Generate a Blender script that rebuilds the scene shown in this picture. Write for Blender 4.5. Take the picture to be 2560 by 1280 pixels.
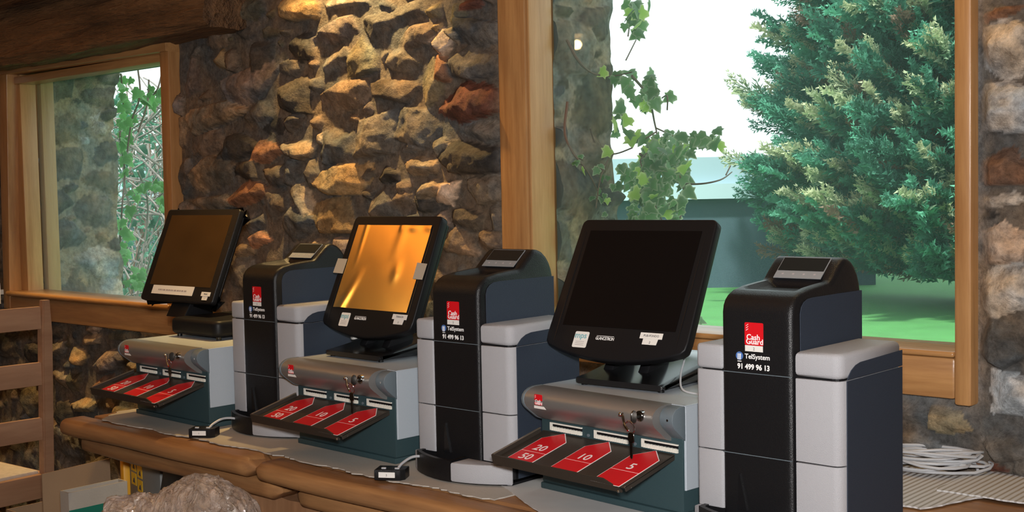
import bpy, bmesh, math, random
import numpy as np
from mathutils import Vector, Matrix

# ------------------------------------------------------------------ scene, camera, light
for o in list(bpy.data.objects): bpy.data.objects.remove(o)
SC = bpy.context.scene
COL = SC.collection
rnd = random.Random(7)
SC.view_settings.view_transform = 'Standard'
SC.view_settings.look = 'None'
SC.view_settings.exposure = 0.0
SC.view_settings.gamma = 1.0
SC.view_settings.use_curve_mapping = False

ZC = 0.85                       # counter top height
EYE = np.array([0.0, 0.0, ZC + 0.58])
FPX = 3058.47                   # focal length in pixels of the 2560 frame
YAW, PITCH, ROLL = -0.734, 0.0537, -0.0205
FW = np.array([math.sin(YAW)*math.cos(PITCH), math.cos(YAW)*math.cos(PITCH), -math.sin(PITCH)])
_rt = np.array([math.cos(YAW), -math.sin(YAW), 0.0]); _up = np.cross(_rt, FW)
RT = math.cos(ROLL)*_rt + math.sin(ROLL)*_up
UP = -math.sin(ROLL)*_rt + math.cos(ROLL)*_up
cd = bpy.data.cameras.new('camera'); cam = bpy.data.objects.new('camera', cd); COL.objects.link(cam)
cd.sensor_width = 36.0; cd.lens = FPX*36.0/2560.0; cd.clip_start = 0.05; cd.clip_end = 300
M = Matrix([[RT[i], UP[i], -FW[i], EYE[i]] for i in range(3)] + [[0, 0, 0, 1]])
cam.matrix_world = M
SC.camera = cam

def ray(u, v): return FW + RT*(u-1280)/FPX - UP*(v-640)/FPX
def onZ(u, v, z):
    r = ray(u, v); return EYE + r*(z-EYE[2])/r[2]
def onY(u, v, y):
    r = ray(u, v); return EYE + r*y/r[1]
def onX(u, v, x):
    r = ray(u, v); return EYE + r*x/r[0]

# world: bright overcast sky
W = bpy.data.worlds.new('sky'); SC.world = W; W.use_nodes = True
nt = W.node_tree; bg = nt.nodes['Background']
bg.inputs[0].default_value = (0.90, 0.97, 1.0, 1); bg.inputs[1].default_value = 1.9

def lamp(kind, name, loc, energy, color, target=None, **kw):
    ld = bpy.data.lights.new(name, kind); ld.energy = energy; ld.color = color
    for k, v in kw.items(): setattr(ld, k, v)
    o = bpy.data.objects.new(name, ld); COL.objects.link(o); o.location = loc
    if target is not None:
        d = Vector(target)-Vector(loc); o.rotation_euler = d.to_track_quat('-Z', 'Y').to_euler()
    return o
# soft sun over the roof, lights the garden
lamp('SUN', 'sun', (0, 0, 20), 6.0, (1.0, 0.97, 0.9), target=(-7.5, 9.0, 0.0), angle=math.radians(4))
# the flash of the camera
lamp('AREA', 'camera_flash', (0.05, -0.03, ZC+0.70), 57.0, (1.0, 0.97, 0.95), target=(-1.9, 2.1, 1.1), shape='RECTANGLE', size=0.12, size_y=0.08)
# area fill added above and behind the camera for ambient room light
lamp('AREA', 'room_fill', (0.3, -0.6, 2.5), 7.0, (1.0, 0.93, 0.84), target=(-1.5, 1.8, 0.9), shape='RECTANGLE', size=1.6, size_y=1.0)
# warm down lights along the stone wall
for i, (x, y, e) in enumerate(((-2.75, 2.16, 12), (-4.2, 2.0, 12), (-1.0, 2.2, 1.2))):
    lamp('SPOT', 'wall_spot', (x, y, 2.52), e*12.5, (1.0, 0.66, 0.26), target=(x+0.05, 2.44, 1.15), spot_size=math.radians(72), spot_blend=0.8, shadow_soft_size=0.02)

# ------------------------------------------------------------------ helpers
def srgb(r, g, b):
    f = lambda c: (c/12.92 if c <= 0.04045 else ((c+0.055)/1.055)**2.4)
    return (f(r/255), f(g/255), f(b/255), 1.0)

MATS = {}
def new_mat(name):
    m = bpy.data.materials.new(name); m.use_nodes = True; MATS[name] = m
    return m, m.node_tree, m.node_tree.nodes['Principled BSDF']
def N(nt, t, **kw):
    n = nt.nodes.new(t)
    for k, v in kw.items():
        if k in n.inputs.keys(): n.inputs[k].default_value = v
        else: setattr(n, k, v)
    return n
def plain(name, col, rough=0.5, metal=0.0, spec=0.5, bump=0.0, bscale=400, var=0.0, vscale=30, coat=0.0):
    m, nt, p = new_mat(name)
    p.inputs['Base Color'].default_value = col; p.inputs['Roughness'].default_value = rough
    p.inputs['Metallic'].default_value = metal; p.inputs['Specular IOR Level'].default_value = spec
    p.inputs['Coat Weight'].default_value = coat
    tc = N(nt, 'ShaderNodeTexCoord')
    if bump > 0:
        no = N(nt, 'ShaderNodeTexNoise', Scale=bscale, Detail=2.0); b = N(nt, 'ShaderNodeBump', Strength=bump, Distance=0.002)
        nt.links.new(tc.outputs['Object'], no.inputs['Vector']); nt.links.new(no.outputs['Fac'], b.inputs['Height']); nt.links.new(b.outputs['Normal'], p.inputs['Normal'])
    if var > 0:
        no = N(nt, 'ShaderNodeTexNoise', Scale=vscale, Detail=4.0)
        mr = N(nt, 'ShaderNodeMapRange'); mr.inputs['To Min'].default_value = 1-var; mr.inputs['To Max'].default_value = 1+var
        mx = N(nt, 'ShaderNodeMix', data_type='RGBA', blend_type='MULTIPLY'); mx.inputs[0].default_value = 1
        nt.links.new(tc.outputs['Object'], no.inputs['Vector']); nt.links.new(no.outputs['Fac'], mr.inputs['Value'])
        mx.inputs[6].default_value = col; nt.links.new(mr.outputs[0], mx.inputs[7]); nt.links.new(mx.outputs[2], p.inputs['Base Color'])
    return m
def wood(name, c1, c2, axis=0, scale=14, rough=0.45, stretch=0.08, bump=0.25, bdist=0.004):
    m, nt, p = new_mat(name)
    tc = N(nt, 'ShaderNodeTexCoord'); mp = N(nt, 'ShaderNodeMapping')
    s = [1, 1, 1]; s[axis] = stretch; mp.inputs['Scale'].default_value = s
    n1 = N(nt, 'ShaderNodeTexNoise', Scale=scale, Detail=6.0, Roughness=0.6, Distortion=0.6)
    n2 = N(nt, 'ShaderNodeTexNoise', Scale=scale*7, Detail=4.0, Roughness=0.6)
    n3 = N(nt, 'ShaderNodeTexNoise', Scale=2.2, Detail=2.0)
    nt.links.new(tc.outputs['Object'], mp.inputs['Vector'])
    for n in (n1, n2): nt.links.new(mp.outputs[0], n.inputs['Vector'])
    nt.links.new(tc.outputs['Object'], n3.inputs['Vector'])
    a = N(nt, 'ShaderNodeMath', operation='MULTIPLY_ADD'); a.inputs[1].default_value = 0.45
    nt.links.new(n2.outputs['Fac'], a.inputs[0])
    b = N(nt, 'ShaderNodeMath', operation='MULTIPLY_ADD'); b.inputs[1].default_value = 0.4; b.inputs[2].default_value = -0.2
    nt.links.new(n3.outputs['Fac'], b.inputs[0])
    c = N(nt, 'ShaderNodeMath', operation='ADD'); nt.links.new(n1.outputs['Fac'], c.inputs[0]); nt.links.new(b.outputs[0], c.inputs[1])
    nt.links.new(c.outputs[0], a.inputs[2])
    cr = N(nt, 'ShaderNodeValToRGB'); e = cr.color_ramp
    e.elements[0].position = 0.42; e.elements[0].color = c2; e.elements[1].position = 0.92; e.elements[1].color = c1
    nt.links.new(a.outputs[0], cr.inputs[0]); nt.links.new(cr.outputs[0], p.inputs['Base Color'])
    bp = N(nt, 'ShaderNodeBump', Strength=bump, Distance=bdist); nt.links.new(a.outputs[0], bp.inputs['Height']); nt.links.new(bp.outputs[0], p.inputs['Normal'])
    p.inputs['Roughness'].default_value = rough
    return m
def attr_mat(name, rough=0.8, speck=0.0, bump=0.3, bscale=60, trans=0.0, spec=0.3, tint=(1, 1, 1, 1)):
    m, nt, p = new_mat(name)
    at = N(nt, 'ShaderNodeAttribute', attribute_name='Col'); tc = N(nt, 'ShaderNodeTexCoord')
    out = at.outputs['Color']
    if speck > 0:
        n1 = N(nt, 'ShaderNodeTexNoise', Scale=bscale*0.5, Detail=8.0, Roughness=0.75)
        n2 = N(nt, 'ShaderNodeTexNoise', Scale=9.0, Detail=3.0)
        nt.links.new(tc.outputs['Object'], n1.inputs['Vector']); nt.links.new(tc.outputs['Object'], n2.inputs['Vector'])
        mr = N(nt, 'ShaderNodeMapRange'); mr.inputs['From Min'].default_value = 0.3; mr.inputs['From Max'].default_value = 0.7
        mr.inputs['To Min'].default_value = 1-speck; mr.inputs['To Max'].default_value = 1+speck
        nt.links.new(n1.outputs['Fac'], mr.inputs['Value'])
        mx = N(nt, 'ShaderNodeMix', data_type='RGBA', blend_type='MULTIPLY'); mx.inputs[0].default_value = 1
        nt.links.new(out, mx.inputs[6]); nt.links.new(mr.outputs[0], mx.inputs[7])
        cr = N(nt, 'ShaderNodeValToRGB'); cr.color_ramp.elements[0].position = 0.35; cr.color_ramp.elements[0].color = (0.75, 0.85, 0.95, 1)
        cr.color_ramp.elements[1].position = 0.65; cr.color_ramp.elements[1].color = (1.3, 1.05, 0.8, 1)
        nt.links.new(n2.outputs['Fac'], cr.inputs[0])
        m2 = N(nt, 'ShaderNodeMix', data_type='RGBA', blend_type='MULTIPLY'); m2.inputs[0].default_value = 1
        nt.links.new(mx.outputs[2], m2.inputs[6]); nt.links.new(cr.outputs[0], m2.inputs[7]); out = m2.outputs[2]
        b = N(nt, 'ShaderNodeBump', Strength=bump, Distance=0.012)
        n3 = N(nt, 'ShaderNodeTexNoise', Scale=bscale, Detail=8.0, Roughness=0.7); nt.links.new(tc.outputs['Object'], n3.inputs['Vector'])
        nt.links.new(n3.outputs['Fac'], b.inputs['Height']); nt.links.new(b.outputs[0], p.inputs['Normal'])
    nt.links.new(out, p.inputs['Base Color']); p.inputs['Roughness'].default_value = rough; p.inputs['Specular IOR Level'].default_value = spec
    if trans > 0:
        tr = N(nt, 'ShaderNodeBsdfTranslucent'); ms = N(nt, 'ShaderNodeMixShader'); ms.inputs[0].default_value = trans
        nt.links.new(out, tr.inputs['Color']); nt.links.new(p.outputs[0], ms.inputs[1]); nt.links.new(tr.outputs[0], ms.inputs[2])
        nt.links.new(ms.outputs[0], nt.nodes['Material Output'].inputs['Surface'])
    return m

def obj(name, mesh, mat=None, parent=None):
    o = bpy.data.objects.new(name, mesh); COL.objects.link(o)
    if mat is not None:
        mesh.materials.clear(); mesh.materials.append(mat if not isinstance(mat, str) else MATS[mat])
    if parent is not None: o.parent = parent
    return o
def fin(name, bm, mat, parent=None, smooth=35):
    me = bpy.data.meshes.new(name); bm.normal_update(); bm.to_mesh(me); bm.free()
    if smooth:
        me.polygons.foreach_set('use_smooth', [True]*len(me.polygons))
        me.set_sharp_from_angle(angle=math.radians(smooth))
    return obj(name, me, mat, parent)
def empty(name, loc, rz=0):
    o = bpy.data.objects.new(name, None); COL.objects.link(o); o.location = loc; o.rotation_euler = (0, 0, rz); o.empty_display_size = 0.05
    return o
def tag(o, label, cat, group=None, kind=None):
    o['label'] = label; o['category'] = cat
    if group: o['group'] = group
    if kind: o['kind'] = kind
    return o
def struct(o, label=None):
    o['kind'] = 'structure'
    if label: o['label'] = label
    return o
def box(bm, x0, x1, y0, y1, z0, z1, r=0.0, seg=2, mat=None):
    b2 = bmesh.new()
    vs = [b2.verts.new((x, y, z)) for x in (x0, x1) for y in (y0, y1) for z in (z0, z1)]
    for f in ((0, 1, 3, 2), (4, 6, 7, 5), (0, 4, 5, 1), (2, 3, 7, 6), (0, 2, 6, 4), (1, 5, 7, 3)): b2.faces.new([vs[i] for i in f])
    if r > 0: bmesh.ops.bevel(b2, geom=b2.edges[:], offset=r, segments=seg, affect='EDGES', profile=0.5)
    merge(bm, b2, mat)
def merge(bm, b2, mat=None):
    me = bpy.data.meshes.new('tmp'); b2.normal_update(); b2.to_mesh(me); b2.free()
    if mat is not None: me.transform(mat)
    bm.from_mesh(me); bpy.data.meshes.remove(me)
def inset(poly, d):
    n = len(poly); out = []
    for i in range(n):
        p0, p1, p2 = Vector(poly[i-1]), Vector(poly[i]), Vector(poly[(i+1) % n])
        a = (p1-p0).normalized(); b = (p2-p1).normalized()
        na = Vector((-a.y, a.x)); nb = Vector((-b.y, b.x)); m = (na+nb)
        if m.length < 1e-6: m = na
        m.normalize(); k = max(0.35, m.dot(na)); out.append(p1+m*d/k)
    return out
def area(poly): return sum(poly[i-1][0]*poly[i][1]-poly[i][0]*poly[i-1][1] for i in range(len(poly)))/2
def rprism(bm, poly, t0, t1, r=0.0, seg=3, f=None):
    """closed 2D polygon extruded from t0 to t1 with rounded rims; f(a,b,t) places a point"""
    if area(poly) < 0: poly = poly[::-1]
    st = []
    if r > 0:
        for k in range(seg+1):
            a = math.pi/2*k/seg; st.append((t0+r*(1-math.sin(a)), r*(1-math.cos(a))))
        st = st[::-1]; st = [(t0+r*(1-math.cos(math.pi/2*k/seg)), r*(1-math.sin(math.pi/2*k/seg))) for k in range(seg+1)]
        st += [(t1-(t-t0), d) for t, d in st[::-1]]
    else: st = [(t0, 0), (t1, 0)]
    rings = []
    for t, d in st:
        pp = inset(poly, d) if d > 0 else [Vector(p) for p in poly]
        rings.append([bm.verts.new(f(p[0], p[1], t)) for p in pp])
    n = len(poly)
    for a, b in zip(rings, rings[1:]):
        for i in range(n): bm.faces.new((a[i], a[(i+1) % n], b[(i+1) % n], b[i]))
    bm.faces.new(rings[0][::-1]); bm.faces.new(rings[-1])
    bmesh.ops.recalc_face_normals(bm, faces=bm.faces[:])
def fyz(a, b, t): return (t, a, b)      # profile in y,z swept along x
def fxy(a, b, t): return (a, b, t)
def fxz(a, b, t): return (a, t, b)
def rrect(x0, x1, y0, y1, r, n=4):
    P = []
    for cx, cy, a0 in ((x1-r, y1-r, 0), (x0+r, y1-r, 90), (x0+r, y0+r, 180), (x1-r, y0+r, 270)):
        for k in range(n+1):
            a = math.radians(a0+90*k/n); P.append((cx+r*math.cos(a), cy+r*math.sin(a)))
    return P
def tube(bm, pts, r, n=8, closed=False):
    pts = [Vector(p) for p in pts]; rings = []; L = len(pts)
    up = Vector((0, 0, 1)); prev = None
    for i, p in enumerate(pts):
        if closed: t = pts[(i+1) % L]-pts[i-1]
        else: t = pts[min(i+1, L-1)]-pts[max(i-1, 0)]
        if t.length < 1e-9: t = Vector((1, 0, 0))
        t.normalize()
        if prev is None:
            prev = t.cross(up)
            if prev.length < 0.05: prev = t.cross(Vector((1, 0, 0)))
        a = (prev-t*prev.dot(t)).normalized(); b = t.cross(a); prev = a
        rr = r[i] if isinstance(r, (list, tuple)) else r
        rings.append([bm.verts.new(p+(a*math.cos(2*math.pi*k/n)+b*math.sin(2*math.pi*k/n))*rr) for k in range(n)])
    for i in range(L if closed else L-1):
        A, B = rings[i], rings[(i+1) % L]
        for k in range(n): bm.faces.new((A[k], A[(k+1) % n], B[(k+1) % n], B[k]))
    if not closed: bm.faces.new(rings[0][::-1]); bm.faces.new(rings[-1])
def spline(pts, n=8, closed=False):
    P = [Vector(p) for p in pts]; out = []; L = len(P)
    rng = range(L if closed else L-1)
    for i in rng:
        if closed: p0, p1, p2, p3 = P[i-1], P[i], P[(i+1) % L], P[(i+2) % L]
        else: p0, p1, p2, p3 = P[max(i-1, 0)], P[i], P[i+1], P[min(i+2, L-1)]
        for k in range(n):
            t = k/n; out.append(0.5*((2*p1)+(p2-p0)*t+(2*p0-5*p1+4*p2-p3)*t*t+(3*p1-p0-3*p2+p3)*t**3))
    if not closed: out.append(P[-1])
    return out
def cyl(bm, c, axis, r, h, n=20):
    a = Vector(axis).normalized(); q = Vector((0, 0, 1)).rotation_difference(a).to_matrix().to_4x4()
    bmesh.ops.create_cone(bm, cap_ends=True, segments=n, radius1=r, radius2=r, depth=h, matrix=Matrix.Translation(Vector(c)+a*h/2) @ q)
def text(name, s, size, loc, mat, parent, rot=(math.pi/2, 0, 0), bold=0.0, sx=1.0, align='LEFT', shear=0, ext=0.0002, matrix=None, space=1.0):
    cu = bpy.data.curves.new(name, 'FONT'); cu.body = s; cu.size = size; cu.extrude = ext; cu.offset = bold; cu.align_x = align; cu.shear = shear; cu.space_character = space
    cu.resolution_u = 3
    t = bpy.data.objects.new(name, cu); COL.objects.link(t)
    dg = bpy.context.evaluated_depsgraph_get(); me = bpy.data.meshes.new_from_object(t.evaluated_get(dg))
    bpy.data.objects.remove(t); bpy.data.curves.remove(cu)
    me.name = name
    Mx = matrix if matrix is not None else Matrix.Translation(loc) @ Matrix.Rotation(rot[2], 4, 'Z') @ Matrix.Rotation(rot[1], 4, 'Y') @ Matrix.Rotation(rot[0], 4, 'X')
    me.transform(Mx @ Matrix.Diagonal((sx, 1, 1, 1)))
    return obj(name, me, mat, parent)
def np_mesh(name, V, F, col=None, mat=None, parent=None, smooth=True):
    """V (n,3), F (m,3|4)"""
    me = bpy.data.meshes.new(name); k = F.shape[1]
    me.vertices.add(len(V)); me.vertices.foreach_set('co', np.asarray(V, np.float32).ravel())
    me.loops.add(F.size); me.loops.foreach_set('vertex_index', F.astype(np.int32).ravel())
    me.polygons.add(len(F)); me.polygons.foreach_set('loop_start', (np.arange(len(F))*k).astype(np.int32))
    me.polygons.foreach_set('loop_total', np.full(len(F), k, np.int32))
    if smooth: me.polygons.foreach_set('use_smooth', np.ones(len(F), bool))
    me.update(calc_edges=True)
    if col is not None:
        a = me.color_attributes.new('Col', 'FLOAT_COLOR', 'POINT')
        a.data.foreach_set('color', np.concatenate([col, np.ones((len(V), 1))], 1).astype(np.float32).ravel())
    me.validate()
    return obj(name, me, mat, parent)

# ------------------------------------------------------------------ materials
attr_mat('stone', rough=0.85, speck=0.6, bump=0.8, bscale=90)
attr_mat('leaf', rough=0.45, trans=0.35, spec=0.5)
attr_mat('needle', rough=0.6, trans=0.3, spec=0.3)
wood('frame_wood', (0.47, 0.25, 0.095, 1), (0.25, 0.105, 0.035, 1), axis=2, scale=16, rough=0.35)
wood('frame_wood_h', (0.47, 0.25, 0.095, 1), (0.25, 0.105, 0.035, 1), axis=0, scale=16, rough=0.3)
wood('jamb_wood', (0.52, 0.30, 0.13, 1), (0.34, 0.17, 0.06, 1), axis=2, scale=20, rough=0.4)
wood('counter_wood', (0.38, 0.19, 0.075, 1), (0.13, 0.055, 0.025, 1), axis=0, scale=13, rough=0.45, bump=0.4)
wood('post_wood', (0.38, 0.20, 0.10, 1), (0.20, 0.09, 0.04, 1), axis=2, scale=9, rough=0.6)
wood('chair_wood', (0.40, 0.235, 0.14, 1), (0.27, 0.14, 0.08, 1), axis=1, scale=12, rough=0.5, bump=0.1)
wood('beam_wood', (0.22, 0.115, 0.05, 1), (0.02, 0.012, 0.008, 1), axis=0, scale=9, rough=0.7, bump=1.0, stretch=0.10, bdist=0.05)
wood('ceiling_wood', (0.50, 0.26, 0.08, 1), (0.30, 0.13, 0.04, 1), axis=0, scale=6, rough=0.6)
plain('plaster', (0.50, 0.40, 0.28, 1), 0.9, var=0.15, vscale=4)
plain('floor_tile', (0.10, 0.07, 0.05, 1), 0.7, var=0.3, vscale=6)
plain('grey_plastic', (0.37, 0.37, 0.39, 1), 0.5, bump=0.5, bscale=900, spec=0.35)
plain('black_plastic', (0.007, 0.007, 0.008, 1), 0.36, bump=0.35, bscale=700, spec=0.35)
plain('black_matte', (0.007, 0.007, 0.008, 1), 0.45, spec=0.2)
plain('black_gloss', (0.008, 0.008, 0.009, 1), 0.18, spec=0.5)
plain('navy_panel', (0.026, 0.036, 0.055, 1), 0.6, bump=0.5, bscale=800, spec=0.3)
plain('slate_body', (0.028, 0.055, 0.062, 1), 0.5, bump=0.3, bscale=600, spec=0.35)
plain('grey_paint', (0.42, 0.47, 0.52, 1), 0.38, bump=0.25, bscale=900)
plain('cap_paint', (0.12, 0.15, 0.17, 1), 0.4, bump=0.25, bscale=900)
plain('roll_metal', (0.27, 0.26, 0.25, 1), 0.42, metal=0.6, bump=0.12, bscale=700)
plain('tray_metal', (0.075, 0.062, 0.05, 1), 0.42, metal=0.6, bump=0.2, bscale=500)
plain('tray_edge', (0.30, 0.26, 0.20, 1), 0.35, metal=0.7)
plain('chrome', (0.6, 0.6, 0.6, 1), 0.12, metal=1.0)
plain('steel_dark', (0.16, 0.15, 0.14, 1), 0.25, metal=1.0)
plain('red_sticker', (0.62, 0.006, 0.012, 1), 0.4)
plain('white_paper', (0.74, 0.72, 0.68, 1), 0.6)
plain('white_print', (0.85, 0.85, 0.84, 1), 0.5)
plain('brush_white', (0.72, 0.70, 0.62, 1), 0.6)
plain('teal_print', (0.20, 0.42, 0.46, 1), 0.5)
plain('blue_print', (0.07, 0.16, 0.42, 1), 0.4)
plain('ink', (0.05, 0.05, 0.06, 1), 0.6)
plain('ink_pale', (0.36, 0.32, 0.33, 1), 0.6)
plain('display', (0.012, 0.014, 0.014, 1), 0.35, spec=0.2)
plain('display_grey', (0.24, 0.25, 0.26, 1), 0.6, spec=0.2)
plain('tape', (0.42, 0.37, 0.30, 1), 0.45)
plain('cable_grey', (0.42, 0.43, 0.45, 1), 0.45)
plain('cable_white', (0.62, 0.62, 0.60, 1), 0.45)
plain('card_brown', (0.30, 0.20, 0.12, 1), 0.85, bump=0.2, bscale=200, var=0.12, vscale=10)
plain('card_grey', (0.40, 0.365, 0.32, 1), 0.85, bump=0.3, bscale=150, var=0.12, vscale=12)
plain('card_light', (0.50, 0.49, 0.48, 1), 0.8, var=0.1, vscale=20)
plain('green_tape', (0.01, 0.16, 0.11, 1), 0.5)
plain('yellow_paint', (0.75, 0.36, 0.01, 1), 0.45)
plain('yellow_label', (0.72, 0.45, 0.02, 1), 0.5)
plain('panel_grey', (0.17, 0.17, 0.16, 1), 0.5, var=0.15, vscale=20)
plain('orange_plastic', (0.55, 0.13, 0.01, 1), 0.4)
plain('rush', (0.50, 0.44, 0.38, 1), 0.8, bump=0.8, bscale=90, var=0.25, vscale=60)
plain('lawn', (0.065, 0.235, 0.06, 1), 0.9, var=0.25, vscale=3, bump=0.6, bscale=60)
plain('shed_pale', (0.34, 0.46, 0.52, 1), 0.6)
plain('shed_band', (0.44, 0.57, 0.62, 1), 0.6)
plain('shed_dark', (0.05, 0.09, 0.115, 1), 0.7)
plain('bark', (0.16, 0.10, 0.07, 1), 0.85, bump=0.5, bscale=80)
plain('twig_pale', (0.24, 0.21, 0.19, 1), 0.8)
plain('stone_cap', (0.12, 0.12, 0.11, 1), 0.9, bump=0.8, bscale=30, var=0.4, vscale=12)
# mirror-like film, the room's golden reflection put into its colour, and the screens
plain('film', (0.62, 0.36, 0.10, 1), 0.16, metal=0.75)
m, nt_, p_ = new_mat('film_crinkled')
p_.inputs['Base Color'].default_value = (0.95, 0.62, 0.20, 1); p_.inputs['Metallic'].default_value = 0.9; p_.inputs['Roughness'].default_value = 0.2
plain('screen_amber_reflection', (0.17, 0.095, 0.035, 1), 0.25, metal=0.7, var=0.3, vscale=12)  # amber tone holds the reflection of the warm ceiling
plain('screen_black', (0.005, 0.004, 0.004, 1), 0.4, spec=0.06)
# window pane: thin glass, with a faint reflection and a bluish haze put into its colour
m, nt_, p_ = new_mat('pane_glass')
tr = N(nt_, 'ShaderNodeBsdfTransparent'); tr.inputs[0].default_value = (0.93, 0.97, 0.96, 1)
gl = N(nt_, 'ShaderNodeBsdfGlossy', Roughness=0.02); fr = N(nt_, 'ShaderNodeFresnel', IOR=1.45); ms = N(nt_, 'ShaderNodeMixShader')
df = N(nt_, 'ShaderNodeBsdfTranslucent'); df.inputs[0].default_value = (0.8, 0.95, 1.0, 1); m2 = N(nt_, 'ShaderNodeMixShader'); m2.inputs[0].default_value = 0.03
ge = N(nt_, 'ShaderNodeNewGeometry'); iv = N(nt_, 'ShaderNodeMath', operation='SUBTRACT'); iv.inputs[0].default_value = 1.0; nt_.links.new(ge.outputs['Backfacing'], iv.inputs[1])
mu = N(nt_, 'ShaderNodeMath', operation='MULTIPLY'); nt_.links.new(fr.outputs[0], mu.inputs[0]); nt_.links.new(iv.outputs[0], mu.inputs[1]); nt_.links.new(mu.outputs[0], ms.inputs[0]); nt_.links.new(tr.outputs[0], ms.inputs[1]); nt_.links.new(gl.outputs[0], ms.inputs[2])
nt_.links.new(ms.outputs[0], m2.inputs[1]); nt_.links.new(df.outputs[0], m2.inputs[2])
nt_.links.new(m2.outputs[0], nt_.nodes['Material Output'].inputs['Surface'])
# crumpled stretch film
m, nt_, p_ = new_mat('stretch_film')
p_.inputs['Base Color'].default_value = (0.42, 0.33, 0.26, 1); p_.inputs['Roughness'].default_value = 0.22; p_.inputs['Specular IOR Level'].default_value = 0.9
p_.inputs['Coat Weight'].default_value = 1.0; p_.inputs['Coat Roughness'].default_value = 0.06
tc = N(nt_, 'ShaderNodeTexCoord'); no = N(nt_, 'ShaderNodeTexNoise', Scale=22.0, Detail=7.0, Roughness=0.6, Distortion=2.5); bp = N(nt_, 'ShaderNodeBump', Strength=0.9, Distance=0.03)
nt_.links.new(tc.outputs['Object'], no.inputs['Vector']); nt_.links.new(no.outputs['Fac'], bp.inputs['Height'])
nt_.links.new(bp.outputs[0], p_.inputs['Normal']); nt_.links.new(bp.outputs[0], p_.inputs['Coat Normal'])
gs = N(nt_, 'ShaderNodeBsdfGlossy', Roughness=0.20); gs.inputs['Color'].default_value = (0.95, 0.93, 0.9, 1); nf = N(nt_, 'ShaderNodeTexVoronoi', Scale=34.0); nf.feature = 'F1'; va = N(nt_, 'ShaderNodeVectorMath', operation='MULTIPLY_ADD'); va.inputs[1].default_value = (0.09, 0.09, 0.09); nt_.links.new(no.outputs['Color'], va.inputs[0]); nt_.links.new(tc.outputs['Object'], va.inputs[2]); b2_ = N(nt_, 'ShaderNodeBump', Strength=1.0, Distance=0.035)
nt_.links.new(va.outputs[0], nf.inputs['Vector']); nt_.links.new(nf.outputs['Distance'], b2_.inputs['Height']); nt_.links.new(bp.outputs[0], b2_.inputs['Normal']); nt_.links.new(b2_.outputs[0], gs.inputs['Normal'])
mg = N(nt_, 'ShaderNodeMixShader'); mg.inputs[0].default_value = 0.42; nt_.links.new(p_.outputs[0], mg.inputs[1]); nt_.links.new(gs.outputs[0], mg.inputs[2]); nt_.links.new(mg.outputs[0], nt_.nodes['Material Output'].inputs['Surface'])
cr = N(nt_, 'ShaderNodeValToRGB'); cr.color_ramp.elements[0].color = (0.42, 0.30, 0.23, 1); cr.color_ramp.elements[0].position = 0.38; cr.color_ramp.elements[1].color = (0.85, 0.66, 0.52, 1)
nt_.links.new(no.outputs['Fac'], cr.inputs[0]); nt_.links.new(cr.outputs[0], p_.inputs['Base Color'])
# corrugated card: fine ribs
m, nt_, p_ = new_mat('card_ribbed')
p_.inputs['Base Color'].default_value = (0.50, 0.49, 0.48, 1); p_.inputs['Roughness'].default_value = 0.8
tc = N(nt_, 'ShaderNodeTexCoord'); wv = N(nt_, 'ShaderNodeTexWave', Scale=26.0, Distortion=0.3); wv.bands_direction = 'X'; bp = N(nt_, 'ShaderNodeBump', Strength=0.7, Distance=0.004)
nt_.links.new(tc.outputs['Object'], wv.inputs['Vector']); nt_.links.new(wv.outputs['Fac'], bp.inputs['Height']); nt_.links.new(bp.outputs[0], p_.inputs['Normal'])

#==PART2==
# ------------------------------------------------------------------ stone walls
WY = 2.414                      # inner face of the window wall
def _hash(i, j, s):
    n = (i*374761393 + j*668265263 + s*1274126177) & 0xffffffff
    n = ((n ^ (n >> 13))*1274126177) & 0xffffffff
    return ((n ^ (n >> 16)) & 0xffff)/65535.0
def vnoise(u, v, s):
    iu = np.floor(u).astype(np.int64); iv = np.floor(v).astype(np.int64); fu = u-iu; fv = v-iv
    fu = fu*fu*(3-2*fu); fv = fv*fv*(3-2*fv)
    a = _hash(iu, iv, s); b = _hash(iu+1, iv, s); c = _hash(iu, iv+1, s); d = _hash(iu+1, iv+1, s)
    return (a*(1-fu)+b*fu)*(1-fv)+(c*(1-fu)+d*fu)*fv
def fbm(u, v, s, o=4):
    r = 0; a = 0.5
    for k in range(o): r = r+a*(vnoise(u*2**k, v*2**k, s+k)-0.5); a *= 0.55
    return r
PAL = dict(g=(.20, .185, .165), d=(.085, .078, .07), b=(.20, .15, .11), t=(.36, .27, .17), y=(.42, .28, .11), r=(.20, .06, .03),
           p=(.26, .20, .17), n=(.15, .155, .16), o=(.19, .165, .10), w=(.56, .53, .49), x=(.60, .44, .32), c=(.40, .18, .08), k=(.05, .045, .04))
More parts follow.
